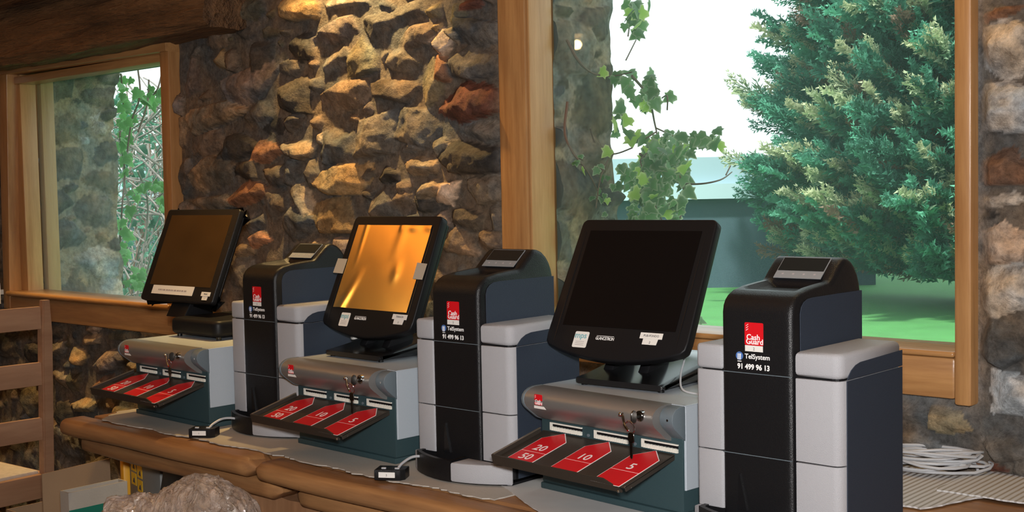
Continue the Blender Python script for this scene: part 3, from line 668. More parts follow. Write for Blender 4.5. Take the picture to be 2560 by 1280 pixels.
    # slate side panels, right and left
    for sx in (1, -1):
        x0 = W+0.0002 if sx > 0 else -0.0016
        bm = bmesh.new(); mirror = lambda P: P
        top = [(0.016, 0.2722), (D+0.002, 0.2722), (D+0.002, 0.2985), (0.060, 0.2955), (0.044, 0.2925), (0.030, 0.286), (0.021, 0.278)]
        mid = [(0.0145, 0.012), (D+0.002, 0.012), (D+0.002, 0.2706), (0.0155, 0.2706)]
        for pl in (top, mid): rprism(bm, pl, x0, x0+0.0016, 0.0004, 1, fyz)
        fin('side_panel', bm, 'navy_panel', root, smooth=20)
    # black centre body with stepped display head
    prof = [(-0.003, 0.0), (-0.003, 0.3695), (-0.0005, 0.381), (0.005, 0.390), (0.014, 0.3975), (0.028, 0.4035), (0.056, 0.4085), (0.09, 0.4115), (0.122, 0.4135),
            (0.128, 0.417), (0.141, 0.4285), (0.155, 0.4405), (0.165, 0.448), (0.174, 0.4515), (0.184, 0.4505), (0.197, 0.4455), (0.209, 0.436), (0.219, 0.423), (0.226, 0.408), (0.231, 0.388), (0.232, 0.37), (0.232, 0.0)]
    P2_ = []
    for i in range(len(prof)-1):
        a = Vector(prof[i]); b = Vector(prof[i+1]); m = max(1, int((b-a).length/0.006)) if 4 <= i <= 10 else 1
        for j in range(m): P2_.append(tuple(a.lerp(b, j/m)))
    P2_.append(prof[-1]); prof = [p for p in P2_]
    if area(prof) < 0: prof = prof[::-1]
    r = 0.009; xs = [xa+r*(1-math.cos(math.pi/2*i/4)) for i in range(5)]; ins = [r*(1-math.sin(math.pi/2*i/4)) for i in range(5)]
    mid = [xa+r+(xb-xa-2*r)*i/16 for i in range(1, 16)]
    st = list(zip(xs, ins))+[(x, 0) for x in mid]+[(xa+xb-x, d) for x, d in list(zip(xs, ins))[::-1]]
    bm = bmesh.new(); rings = []
    for x, d in st:
        pp = inset(prof, d) if d > 1e-6 else [Vector(p) for p in prof]; ring = []
        for p in pp:
            z = p.y; cxx = (x-(xa+xb)/2)/0.047; cy = (p.x-0.088)/0.05
            if z > 0.38 and p.x < 0.135 and abs(cxx) < 1 and abs(cy) < 1:
                z -= 0.011*min(1, 2.4*max(0, 1-(cxx*cxx)**1.5))*min(1, 2.4*max(0, 1-cy*cy))
            ring.append(bm.verts.new((x, p.x, z)))
        rings.append(ring)
    n = len(prof)
    for a, b in zip(rings, rings[1:]):
        for i in range(n): bm.faces.new((a[i], a[(i+1) % n], b[(i+1) % n], b[i]))
    bm.faces.new(rings[0][::-1]); bm.faces.new(rings[-1]); bmesh.ops.recalc_face_normals(bm, faces=bm.faces[:])
    body = fin('centre_body', bm, 'black_plastic', root, smooth=38)
    # seam lines of the black front and a gloss wedge shaped as the glint in the chute
    for z in (0.1375, 0.2715):
        bm = bmesh.new(); box(bm, xa+0.002, xb-0.002, -0.0034, -0.0028, z-0.0006, z+0.0006)
        fin('seam', bm, 'cap_paint', body, smooth=0)['label'] = 'thin pale seam line'
    bm = bmesh.new(); rprism(bm, [(0.083, 0.046), (0.099, 0.046), (0.0865, 0.105), (0.0845, 0.105)], -0.0065, -0.003, 0, 1, fxz); fin('chute_glint', bm, 'black_gloss', body, smooth=0)
    # lighter frame + slate side cheek of the head
    for sx in (1, -1):
        x0 = xb+0.0001 if sx > 0 else xa-0.0013
        bm = bmesh.new(); pl = [(0.019, 0.26), (0.229, 0.26), (0.229, 0.393), (0.15, 0.3935), (0.060, 0.3935), (0.043, 0.3925), (0.031, 0.388), (0.023, 0.381), (0.019, 0.370)]
        rprism(bm, pl, x0, x0+0.0012, 0.0004, 1, fyz); fin('head_panel', bm, 'navy_panel', root, smooth=20)
    # display on the sloping face
    a = Vector((0, 0.1265, 0.4165)); b = Vector((0, 0.1665, 0.4495)); u = (b-a).normalized(); nrm = Vector((0, -u.z, u.y)); L = (b-a).length
    def face_box(bm, x0, x1, t0, t1, h0, h1):
        b2 = bmesh.new(); box(b2, x0, x1, 0, 1, 0, 1)
        for v in b2.verts: q = a+u*(t0+(t1-t0)*v.co.y)*L+nrm*(h0+(h1-h0)*v.co.z); v.co = Vector((v.co.x, q.y, q.z))
        bmesh.ops.recalc_face_normals(b2, faces=b2.faces[:]); merge(bm, b2)
    bm = bmesh.new(); face_box(bm, 0.0735, 0.1625, 0.02, 1.0, 0.0, 0.0012); dp = fin('display', bm, 'display_grey', root, smooth=0)
    bm = bmesh.new(); face_box(bm, 0.0748, 0.1612, 0.36, 0.97, 0.0012, 0.0018); fin('display_glass', bm, 'display', dp, smooth=0)
    bm = bmesh.new()
    for q in (0.088, 0.108, 0.128, 0.148): face_box(bm, q-0.0018, q+0.0018, 0.17, 0.23, 0.0012, 0.0018)
    fin('button_marks', bm, 'ink_pale', dp, smooth=0)
    # stickers and lettering
    yf = -0.0031
    cash_sticker(root, 0.097, 0.1315, 0.3175, 0.3545, yf)
    bm = bmesh.new(); quad_xz(bm, [(0.0975, 0.3075), (0.1305, 0.3075), (0.1305, 0.3172), (0.0975, 0.3172)], yf); lb_ = fin('number_label', bm, 'white_paper', root, smooth=0)
    text('lettering', num, 0.0065, (0.1125, yf-0.0007, 0.3098), 'ink', lb_)
    bm = bmesh.new(); cyl(bm, (0.0868, yf, 0.299), (0, -1, 0), 0.0068, 0.0006, 28); gb = fin('globe_logo', bm, 'blue_print', root, smooth=0)
    bm = bmesh.new()
    for q in (-0.0035, -0.001, 0.0012): quad_xz(bm, [(0.0868+q, 0.293), (0.0868+q+0.0012, 0.2925), (0.0868+q+0.0012+0.0006, 0.303), (0.0868+q+0.0004, 0.3025)], yf-0.0006, 0.0003)
    fin('stripes', bm, 'white_print', gb, smooth=0)
    bm = bmesh.new(); quad_xz(bm, [(0.083, 0.2895), (0.0905, 0.2895), (0.0905, 0.2908), (0.083, 0.2908)], yf-0.0002, 0.0003); fin('underline', bm, 'white_print', gb, smooth=0)
    text('lettering', 'TelSystem', 0.0112, (0.0965, yf, 0.2955), 'white_print', root, bold=0.00018)
    text('lettering', '91 499 96 13', 0.0120, (0.0825, yf, 0.2782), 'white_print', root, bold=0.0004, sx=0.94)
    return root
coin_tower(0, '1', 'black and grey coin tower farthest left, between the left and middle touch monitors')
coin_tower(1, '3', 'black and grey coin tower in the middle, just left of the nearest banknote unit')
coin_tower(2, '2', 'largest and nearest coin tower, at the right in front of the big window')

def keys(parent_pt, rz, label):
    root = empty('key_bunch', parent_pt, rz); tag(root, label, 'keys', 'key bunches hanging from the locks')
    bm = bmesh.new(); rprism(bm, rrect(-0.009, 0.009, -0.010, 0.012, 0.008, 4), -0.0012, 0.0012, 0.0005, 1, lambda a, b, t: (t*1.0+0.001, -0.012+a*0.75-0.002, b)); box(bm, 0.0, 0.002, -0.006, 0.003, -0.002, 0.002)
    fin('key_in_lock', bm, 'steel_dark', root)
    bm = bmesh.new(); tube(bm, [(-0.004+0.010*math.cos(t), -0.018-0.003*math.sin(t), -0.016+0.0105*math.sin(t)) for t in np.linspace(0, 2*math.pi, 25)[:-1]], 0.0007, 6, closed=True); fin('key_ring', bm, 'chrome', root)
    bm = bmesh.new(); rprism(bm, rrect(-0.007, 0.007, -0.043, -0.025, 0.005, 3), -0.021, -0.0195, 0.0004, 1, fxz); rprism(bm, [(-0.0028, -0.068), (0.0005, -0.071), (0.003, -0.068), (0.003, -0.040), (-0.0028, -0.040)], -0.021, -0.0195, 0.0003, 1, fxz)
    fin('key', bm, 'steel_dark', root)
    bm = bmesh.new(); tube(bm, spline([(-0.008, -0.019, -0.023), (-0.018, -0.017, -0.014), (-0.023, -0.015, -0.002), (-0.026, -0.014, 0.004)], 4), [0.0022]*12+[0.003], 8)
    bmesh.ops.create_uvsphere(bm, u_segments=10, v_segments=6, radius=0.0036, matrix=Matrix.Translation((-0.030, -0.014, 0.002))); fin('key_fob', bm, 'chrome', root)
def note_unit(k, label, klabel, arrows_dx=0.0):
    ox, oy, rz = NU[k]; root = empty('banknote_machine', (ox, oy, ZM if k == 2 else ZC+0.0022), rz)
    dz = 0.0
    tag(root, label, 'cash machine', 'low grey banknote units on the counter')
    W, D, zt = 0.356, 0.335, 0.200
    bm = bmesh.new(); box(bm, 0.002, W-0.002, -0.004, D-0.002, 0.0, 0.012, 0.002); box(bm, 0.0035, W-0.0035, 0.0, D-0.003, 0.0125, 0.150, 0.002); fin('body', bm, 'slate_body', root)
    # painted hood: top and two side plates
    bm = bmesh.new()
    rprism(bm, [(0.002, zt), (0.002, zt-0.002), (D, zt-0.002), (D, zt)], 0.0, W, 0.0006, 1, fyz)
    for x0 in (0.0, W-0.0022): rprism(bm, [(0.004, 0.1), (0.004, 0.052), (D, 0.052), (D, zt-0.0005), (0.004, zt-0.0005)], x0, x0+0.0022, 0.0006, 1, fyz)
    box(bm, 0.002, W-0.002, D-0.002, D, 0.052, zt-0.001); box(bm, W-0.006, W-0.0015, 0.0035, 0.006, 0.052, 0.2); fin('hood', bm, 'grey_paint', root, smooth=30)
    # bulging front roll
    pr = [(0.003, 0.2006), (-0.010, 0.2010), (-0.022, 0.2006), (-0.032, 0.1985), (-0.041, 0.1940), (-0.047, 0.188), (-0.0497, 0.180), (-0.0485, 0.172), (-0.044, 0.165), (-0.036, 0.158), (-0.025, 0.1495), (-0.014, 0.141), (-0.004, 0.1365), (0.004, 0.136)]
    bm = bmesh.new(); rprism(bm, pr, 0.008, W-0.029, 0.0, 1, fyz); roll = fin('front_roll', bm, 'roll_metal', root, smooth=60)
    bm = bmesh.new(); pr2 = [(y*1.02-0.0002, 0.17+(z-0.17)*1.02) for y, z in pr]; rprism(bm, pr2, 0.001, 0.008, 0.001, 2, fyz); fin('end_cap', bm, 'cap_paint', root, smooth=60)
    pe = [(0.004, 0.199), (-0.012, 0.199), (-0.022, 0.1955), (-0.029, 0.188), (-0.0315, 0.179), (-0.029, 0.169), (-0.023, 0.161), (-0.010, 0.150), (0.004, 0.1385)]
    bm = bmesh.new(); rprism(bm, pe, W-0.029, W-0.0005, 0.0008, 2, fyz); cap = fin('end_cap', bm, 'cap_paint', root, smooth=60)
    bm = bmesh.new(); cyl(bm, (W-0.0115, -0.0285, 0.178), (0, -1, 0), 0.0022, 0.003, 12); fin('screw', bm, 'chrome', cap)
    # logo sticker + label on the roll, lock
    st = cash_sticker(root, 0.0365, 0.0575, 0.1725, 0.1925, -0.0488)
    bm = bmesh.new(); quad_xz(bm, [(0.034, 0.1655), (0.066, 0.1655), (0.060, 0.1705), (0.034, 0.1705)], -0.0475); fin('number_label', bm, 'white_paper', root, smooth=0)
    bm = bmesh.new(); cyl(bm, (0.300, -0.044, 0.183), (0, -1, 0), 0.0095, 0.0075, 24); lk = fin('lock', bm, 'chrome', root)
    bm = bmesh.new(); cyl(bm, (0.300, -0.0515, 0.183), (0, -1, 0), 0.006, 0.0015, 20); fin('lock_core', bm, 'steel_dark', lk)
    # brush slots
    for x0, x1 in ((0.029, 0.113), (0.1445, 0.228), (0.260, 0.343)):
        bm = bmesh.new(); z0, z1 = 0.1165, 0.1315
        box(bm, x0, x0+0.006, -0.003, 0.0, z0, z1); box(bm, x0+0.006, x1, -0.003, 0.0, z1-0.0025, z1)
        nb = 30
        for i in range(nb):
            a0 = x0+0.006+(x1-x0-0.006)*i/nb; box(bm, a0, a0+(x1-x0-0.006)/nb*0.8, -0.0045+0.0008*(i % 2), 0.0, z0, z0+0.0075-0.001*((i*7) % 3)/2)
        sl = fin('brush_slot', bm, 'brush_white', root, smooth=0)
        bm = bmesh.new(); box(bm, x0+0.0062, x1-0.0005, -0.0012, 0.0, z0+0.0078, z1-0.0027); fin('slot_gap', bm, 'black_matte', sl, smooth=0)
    # sloping tray with red arrow stickers
    th = math.atan2(0.0345, 0.134); T = Matrix.Translation((0.0, -0.1305, 0.0795)) @ Matrix.Rotation(th, 4, 'X')
    LT = 0.1385; x0, x1 = 0.008, 0.334
    tray = None
    bm = bmesh.new(); box(bm, x0, x1, 0, LT, -0.0035, 0, 0.0008, 1)
    # side walls, taller at the back, and the raised lip with its cut right end
    box(bm, x0, x0+0.003, 0.002, LT-0.012, -0.008, 0.008, 0.001, 1); box(bm, x1-0.003, x1, 0.002, LT-0.004, -0.010, 0.0005, 0.0008, 1)
    rprism(bm, [(x0, 0.009), (x0, -0.010), (x1-0.006, -0.010), (x1-0.006, -0.006), (x1-0.045, 0.009)], -0.003, 0.0, 0.0, 1, fxz)
    bm.transform(T); tray = fin('note_tray', bm, 'tray_metal', root)
    bm = bmesh.new(); box(bm, x0-0.0006, x0+0.0036, 0.0, LT-0.012, 0.008, 0.0092); bm.transform(T); fin('tray_edge', bm, 'tray_edge', tray)
    for i, (ax, tw) in enumerate(((0.034, ('20', '50')), (0.147, ('10', ''))  , (0.259, ('5', '')))):
        w = 0.066; y0 = 0.004 if i < 2 else -0.003; ys = 0.104; yt = 0.136; dv = 0.049
        def AR(bm, d, a, b, z0, z1):
            p = [(ax+d, a+ (0 if a < 0.03 else 0)), (ax+w-d, a), (ax+w-d, min(ys, b)-d*0.2), (ax+w/2, yt-d*1.5), (ax+d, min(ys, b)-d*0.2)] if b > ys else [(ax+d, a), (ax+w-d, a), (ax+w-d, b), (ax+d, b)]
            rprism(bm, p, z0, z1, 0, 1, fxy)
        bm = bmesh.new(); AR(bm, 0, y0, yt, 0.0001, 0.0005); bm.transform(T); ar = fin('arrow_sticker', bm, 'white_print', tray, smooth=0); ar['label'] = 'white-edged red arrow with a number'
        bm = bmesh.new(); AR(bm, 0.0016, y0+0.0012, dv-0.0008, 0.0005, 0.0009); AR(bm, 0.0016, dv+0.0008, yt, 0.0005, 0.0009); bm.transform(T); fin('arrow_field', bm, 'red_sticker', ar, smooth=0)
        for s_, yy in zip(tw, (0.057, 0.019)):
            if s_: text('numeral', s_, 0.030, None, 'white_print', ar, matrix=T @ Matrix.Translation((ax+w/2+0.001, yy, 0.0009)), align='CENTER', bold=0.0002)
    for q in (x0+0.002, x1-0.006):
        pass
    bm = bmesh.new()
    for (a_, b_) in ((x1-0.012, -0.004), (x1-0.002, 0.016)): bmesh.ops.create_uvsphere(bm, u_segments=10, v_segments=6, radius=0.0024, matrix=Matrix.Translation((a_, b_, -0.008)))
    bm.transform(T); fin('rivet', bm, 'chrome', tray)
    # dark plate under the tray
    bm = bmesh.new()
    for q in (0.129, 0.244): cyl(bm, (q, 0.0, 0.119), (0, -1, 0), 0.003, 0.002, 12)
    fin('screw', bm, 'cap_paint', root)
    bpy.context.view_layer.update()
    keys(root.matrix_world @ Vector((0.300, -0.0535, 0.183)), rz, klabel)
    return root
note_unit(0, 'grey banknote unit farthest left with red 20, 10 and 5 arrows, beside the chair', 'keys hanging from the lock of the leftmost banknote unit')
note_unit(1, 'grey banknote unit in the middle, under the monitor with taped film', 'keys hanging from the lock of the middle banknote unit')
note_unit(2, 'nearest grey banknote unit, left of the biggest coin tower', 'keys hanging from the lock of the nearest banknote unit')

# ------------------------------------------------------------------ monitors
def bezel_outline(wt, wb, h, belly, rt, style):
    if style == 'soft':
        P = [(-wt+rt, h), (wt-rt, h)]
        P += [(wt-rt+rt*math.sin(a), h-rt+rt*math.cos(a)) for a in np.linspace(0.3, 1.2, 4)]
        P += [(wt, h-rt-0.002), (wb, 0.028), (wb-0.002, 0.012), (wb-0.010, 0.003)]
        n = 12
        for i in range(1, n):
            t = i/n; P.append(((wb-0.010)*(1-2*t), 0.003-belly*math.sin(math.pi*t)**0.8))
        P += [(-wb+0.010, 0.003), (-wb+0.002, 0.012), (-wb, 0.028), (-wt, h-rt-0.002)]
        P += [(-wt+rt-rt*math.sin(a), h-rt+rt*math.cos(a)) for a in np.linspace(1.2, 0.3, 4)]
        return P
    return rrect(-wt, wt, 0.0, h, 0.010, 4)
def monitor(k, pos, yaw, tilt, style, label, scr_mat, glan, lab, film=False):
    root = empty('touch_monitor', (0, 0, 0), 0)
    tag(root, label, 'monitor', 'touch monitors standing on the banknote units')
    nx, ny, nrz = NU[k]
    top = (ZM if k == 2 else ZC+0.0022)+0.2002
    base_c = Matrix.Translation((nx, ny, 0)) @ Matrix.Rotation(nrz, 4, 'Z') @ Vector((0.14, 0.17, 0)); root.location = (base_c.x, base_c.y, top); root.rotation_euler = (0, 0, yaw)
    bpy.context.view_layer.update()
    inv = root.matrix_world.inverted()
    c, s = math.cos(yaw), math.sin(yaw); ux = Vector((c, s, 0)); bk = Vector((-s, c, 0)); uy = bk*math.sin(tilt)+Vector((0, 0, 1))*math.cos(tilt); nb = (bk*math.cos(tilt)-Vector((0, 0, 1))*math.sin(tilt))
    Pp = Vector(pos)
    Fm = Matrix(((ux.x, uy.x, nb.x, Pp.x), (ux.y, uy.y, nb.y, Pp.y), (ux.z, uy.z, nb.z, Pp.z), (0, 0, 0, 1)))     # local: x right, y up the screen, z into the back
    L = inv @ Fm
    ft = lambda a, b, t: tuple(L @ Vector((a, b, t)))
    soft = style == 'soft'; w = 0.158 if soft else 0.176; h = 0.279 if soft else 0.276; th = 0.040 if soft else 0.034
    out = bezel_outline(0.156, 0.161, h, 0.024, 0.013, style) if soft else bezel_outline(0.175, 0.175, h, 0, 0.01, style)
    bm = bmesh.new(); rprism(bm, out, 0.0, th*0.55, 0.004, 3, ft)
    back = [(p.x, p.y) for p in inset(out if area(out) > 0 else out[::-1], 0.010)]
    rprism(bm, back, th*0.55, th, 0.008, 3, ft); housing = fin('housing', bm, 'black_matte' if soft else 'black_plastic', root, smooth=40)
    bm = bmesh.new(); rprism(bm, rrect(-0.08, 0.08, 0.05, 0.19, 0.01), th, th+0.022, 0.006, 2, ft); fin('rear_box', bm, 'black_matte', housing)
    if soft:
        # raised side ridges of the bezel
        for sx in (-1, 1):
            bm = bmesh.new(); tube(bm, [ft(sx*0.139, y, -0.0002) for y in (0.012, 0.06, 0.15, 0.25)], [0.0003, 0.0016, 0.0016, 0.0003], 6)
            fin('bezel_ridge', bm, 'black_gloss', housing)
    sx0, sx1, sy0, sy1 = (-0.129, 0.129, 0.046, 0.253) if soft else (-0.146, 0.148, 0.046, 0.257)
    bm = bmesh.new(); rprism(bm, [(sx0, sy0), (sx1, sy0), (sx1, sy1), (sx0, sy1)], -0.0008, 0.0003, 0, 1, ft); scr = fin('screen', bm, scr_mat, root, smooth=0)
    def plate(name, pts, mat, z=-0.0006, parent=root, t=0.0005):
        bm = bmesh.new(); rprism(bm, pts, z-t, z, 0, 1, ft); return fin(name, bm, mat, parent, smooth=0)
    def tx(s_, size, x, y, mat, parent, z=-0.0012, **kw):
        return text('lettering', s_, size, None, mat, parent, matrix=L @ Matrix.Translation((x, y, z)) @ Matrix.Diagonal((1, 1, -1, 1)), **kw)
    if film:
        # loosely stuck film with the golden reflection in its colour, buckled near its edges
        nxg, nyg = 64, 52; us_ = np.linspace(sx0-0.003, sx1+0.003, nxg); vs_ = np.linspace(sy0-0.0005, sy1+0.002, nyg); U_, V_ = np.meshgrid(us_, vs_)
        a = (U_-sx0)/(sx1-sx0); b = (V_-sy0)/(sy1-sy0)
        Z = 0.0014+0.0024*np.exp(-((a-0.10-0.30*b)/0.05)**2)*np.clip(1.0-2.0*b, 0, 1)+0.0014*np.exp(-((a-0.66+0.10*(1-b))/0.06)**2)*np.clip(b*2-1.1, 0, 1)
        Z = Z+0.0010*np.exp(-(((a-0.72)/0.05)**2+((b-0.45)/0.10)**2))+0.0012*np.exp(-((b-0.98)/0.04)**2)*np.sin(a*14)**2*(a > 0.6)+0.0010*np.exp(-((a-0.12)/0.02)**2)*np.clip(b*2-0.9, 0, 1)
        Z = Z+0.0004*fbm(U_*14, V_*14, 4, 2)
        pts = np.stack([U_, V_, -Z], -1).reshape(-1, 3); Lm = np.array(L); pts = pts @ Lm[:3, :3].T+Lm[:3, 3]
        fl = np_mesh('protective_film', pts, field_faces(U_, np.ones(U_.shape, bool)), None, MATS['film_crinkled'], root); fl['label'] = 'buckled protective film with a golden reflection in its colour'
        plate('tape', [(-0.170, 0.130), (-0.133, 0.129), (-0.132, 0.166), (-0.168, 0.167)], 'tape', -0.0030)
        plate('tape', [(0.122, 0.125), (0.154, 0.124), (0.155, 0.162), (0.121, 0.164)], 'tape', -0.0030)
    if soft:
        g = plate('round_sticker', rrect(-0.092, -0.059, 0.001, 0.034, 0.003, 3), 'white_paper'); g.name = 'service_sticker'
        tx('mps', 0.0165, -0.0905, 0.0205, 'teal_print', g, bold=0.0003, sx=1.0, z=-0.0013)
        tx('i', 0.012, -0.0915, 0.0215, 'teal_print', g, z=-0.0013, sx=0.6)
        bm = bmesh.new()
        for q in (0.013, 0.0095, 0.006): rprism(bm, [(-0.086, q), (-0.066, q), (-0.066, q+0.0009), (-0.086, q+0.0009)], -0.0013, -0.0011, 0, 1, ft)
        fin('small_print', bm, 'ink_pale', g, smooth=0)
        tx('GLANCETRON', 0.0088, -0.0425, 0.0200, 'white_print', root, z=-0.0003, sx=0.78, bold=0.0001, space=0.9)
        plate('logo_bar', [(-0.041, 0.0274), (-0.0015, 0.0274), (-0.0015, 0.0282), (-0.041, 0.0282)], 'white_print', -0.0003)
    if lab:
        t1, t2, x0 = lab
        wl = 0.049 if soft else 0.042
        a = plate('number_label', [(x0+0.008, 0.010 if not soft else 0.017), (x0+wl-0.010, 0.010 if not soft else 0.017), (x0+wl-0.008, 0.031), (x0+0.008, 0.031)], 'white_paper')
        tx(t2, 0.0065, x0+wl/2-0.002, 0.0195 if soft else 0.012, 'ink', a)
        b = plate('name_label', [(x0, 0.0285 if soft else 0.021), (x0+wl, 0.0285 if soft else 0.021), (x0+wl, 0.0405 if soft else 0.033), (x0, 0.0405 if soft else 0.033)], 'white_paper', -0.0012)
        tx(t1, 0.0062, x0+wl/2, 0.0325 if soft else 0.025, 'ink', b, z=-0.0018, align='CENTER', sx=0.95)
    if not soft:
        b = plate('name_label', [(-0.125, 0.019), (0.0765, 0.019), (0.0775, 0.0455), (-0.1245, 0.0445)], 'white_paper'); b['label'] = 'long pale paper label with a faint line of print'
        rs = random.Random(4); bm = bmesh.new(); x = -0.094
        while x < 0.04:
            wd = rs.uniform(0.004, 0.012); rprism(bm, [(x, 0.0295), (x+wd, 0.0295), (x+wd, 0.0335), (x, 0.0335)], -0.0014, -0.0012, 0, 1, ft); x += wd+rs.uniform(0.0015, 0.004)
        fin('small_print', bm, 'ink_pale', b, smooth=0)
    # stand
    cen = inv @ (Fm @ Vector((0, 0.05, th)))      # where the neck meets the housing
    mid = inv @ (Fm @ Vector((0, 0.03, th*0.6)))
    if soft:
        fx0, fx1 = -0.105, 0.095; fy = -0.115; fb = 0.145
        pr = [(fy, 0.004), (fy-0.001, 0.015), (fy+0.06, 0.024), (fy+0.16, 0.040), (fb-0.02, 0.048), (fb-0.003, 0.044), (fb, 0.034), (fb, 0.004)]
        bm = bmesh.new(); rprism(bm, pr, fx0, fx1, 0.010, 3, fyz); sb = fin('stand_base', bm, 'black_gloss', root, smooth=50)
        bm = bmesh.new()
        for x in (fx0+0.015, fx1-0.012):
            for y in (fy+0.014, fb-0.02): cyl(bm, (x, y, 0.0), (0, 0, 1), 0.006, 0.008, 14)
        fin('rubber_foot', bm, 'black_matte', sb)
        for sx in (-1, 1):
            bm = bmesh.new(); x0 = mid.x+sx*0.040
            pr = [(-0.055, 0.022), (0.03, 0.030), (mid.y+0.05, mid.z+0.035), (mid.y+0.012, mid.z+0.045), (mid.y-0.004, mid.z-0.008), (-0.062+0.02, 0.04)]
            rprism(bm, pr, x0-0.012, x0+0.012, 0.004, 2, fyz); fin('neck_arm', bm, 'black_matte', root)
        bm = bmesh.new(); cyl(bm, (mid.x-0.07, mid.y+0.018, mid.z+0.004), (1, 0, 0), 0.015, 0.14, 24); hg = fin('hinge', bm, 'black_matte', root)
        bm = bmesh.new(); bmesh.ops.create_uvsphere(bm, u_segments=16, v_segments=8, radius=0.011, matrix=Matrix.Translation((mid.x+0.073, mid.y+0.018, mid.z+0.004)) @ Matrix.Diagonal((0.6, 1, 1, 1))); fin('hinge_cap', bm, 'chrome' if film else 'black_gloss', hg)
    else:
        bm = bmesh.new(); rprism(bm, rrect(-0.118, 0.10, -0.075, 0.145, 0.022, 5), 0.008, 0.052, 0.012, 4, fxy); sb = fin('stand_base', bm, 'black_matte', root, smooth=50)
        bm = bmesh.new()
        for x in (-0.098, 0.082):
            for y in (-0.055, 0.12): cyl(bm, (x, y, 0.0), (0, 0, 1), 0.007, 0.012, 14)
        fin('rubber_foot', bm, 'black_gloss', sb)
        bm = bmesh.new(); pr = [(-0.02, 0.045), (0.08, 0.045), (mid.y+0.05, mid.z+0.05), (mid.y+0.005, mid.z+0.03), (mid.y, mid.z-0.01)]
        rprism(bm, pr, mid.x-0.045, mid.x+0.045, 0.006, 2, fyz); fin('neck', bm, 'black_matte', root)
    return root
monitor(2, (-1.402, 1.827, 1.124), 0.047, 0.506, 'soft', 'all-black touch monitor nearest the camera, switched off, left of the biggest tower', 'screen_black', True, ('PUB-FONDO', '2', 0.0565))
monitor(1, (-2.128, 1.844, 1.120), -0.034, 0.415, 'soft', 'middle touch monitor with reflective film taped over its screen, golden reflection put into its colour', 'screen_black', True, ('TERRAZA', '3', 0.090), film=True)
monitor(0, (-2.974, 1.889, 1.140), 0.009, 0.395, 'flat', 'leftmost touch monitor with amber reflection put into its dark screen colour, in front of the small window', 'screen_amber_reflection', False, ('PINAR', '1', 0.118))
# ------------------------------------------------------------------ small things on the counter
def button_box(px, py, rz, num, label, cab):
    c = onZ(px, py, ZC+0.003); root = empty('switch_box', (c[0], c[1], ZC+0.0022), rz); tag(root, label, 'switch box', 'small black switch boxes on the counter')
    bm = bmesh.new(); w, d, h = 0.062, 0.040, 0.022
    pl = [(-w/2, -d/2), (w/2-0.008, -d/2), (w/2, -d/2+0.010), (w/2, d/2), (-w/2, d/2)]
    rprism(bm, pl, 0.0, h, 0.002, 2, fxy); b = fin('case', bm, 'black_plastic', root)
    bm = bmesh.new(); box(bm, -0.022, 0.012, -d/2-0.0006, -d/2+0.0001, 0.006, 0.017); l = fin('number_label', bm, 'white_paper', root, smooth=0)
    text('lettering', num, 0.006, (-0.007, -d/2-0.0008, 0.009), 'ink', l)
    bm = bmesh.new()
    for x in (-0.014, 0.014): rprism(bm, rrect(x-0.005, x+0.005, -0.012, -0.006, 0.002, 2), h-0.001, h+0.0025, 0.0005, 1, fxy)
    fin('button', bm, 'cable_grey', root)
    bm = bmesh.new(); tube(bm, spline([(0.014, -0.004, h-0.002), (0.018, 0.012, h+0.006), (0.034, 0.04, h+0.014), (0.058, 0.060, h+0.010), (0.072, 0.085, 0.018), (0.080, 0.12, 0.006)], 8), 0.0028, 8)
    fin('cable', bm, 'cable_grey', root)
    return root
button_box(511, 1090, 0.60, '1', 'small black switch box with white label before the leftmost banknote unit', 0)
button_box(980, 1195, 0.55, '3', 'small black switch box with white label before the middle banknote unit', 0)

# coil of grey cable
cc = onZ(2345, 1195, ZC+0.006); rs = random.Random(5); pts = []
for i in range(11*14):
    t = i/14*2*math.pi; k = i/14
    rx = 0.085+0.018*math.sin(k*2.1); ry = 0.048+0.015*math.sin(k*1.3+1)
    a = 0.35+0.10*math.sin(k*0.9)
    x = rx*math.cos(t); y = ry*math.sin(t)
    pts.append((cc[0]-0.035+x*math.cos(a)-y*math.sin(a)+0.010*math.sin(k*1.7), cc[1]+0.055+x*math.sin(a)+y*math.cos(a)+0.012*math.sin(k*2.3), ZC+0.0115+0.0032*k+0.010*max(0, math.sin(t+k))))
bm = bmesh.new(); tube(bm, pts, 0.0031, 8)
tag(fin('cable_coil', bm, 'cable_grey'), 'coiled grey cable lying on the corrugated cardboard at the right', 'cable')
def cable(pts, r, mat, label, cat='cable'):
    bm = bmesh.new(); tube(bm, spline(pts, 10), r, 8); o = fin('cable', bm, mat); tag(o, label, cat); return o
def mloc(k, x, y, z):
    ox, oy, rz = NU[k]; c, s = math.cos(rz), math.sin(rz); return (ox+c*x-s*y, oy+s*x+c*y, ZC+z)
cable([mloc(2, 0.215, 0.165, 0.270), mloc(2, 0.235, 0.150, 0.258), mloc(2, 0.255, 0.115, 0.235), mloc(2, 0.285, 0.085, 0.214), mloc(2, 0.33, 0.09, 0.2085), mloc(2, 0.375, 0.11, 0.200), mloc(2, 0.385, 0.16, 0.15)], 0.0018, 'cable_grey', 'thin grey cable hanging from the back of the nearest monitor')
cable([mloc(2, 0.05, 0.30, 0.30), mloc(2, 0.04, 0.32, 0.26), mloc(2, 0.02, 0.36, 0.215), mloc(2, -0.02, 0.40, 0.10), mloc(2, -0.06, 0.42, 0.008)], 0.0030, 'cable_white', 'white cable dropping behind the nearest monitor')
cable([mloc(2, 0.12, 0.345, 0.245), mloc(2, 0.04, 0.350, 0.212), mloc(2, -0.01, 0.37, 0.19), mloc(2, -0.04, 0.40, 0.09), mloc(2, -0.02, 0.43, 0.008)], 0.0030, 'cable_white', 'second white cable crossing behind the nearest monitor')
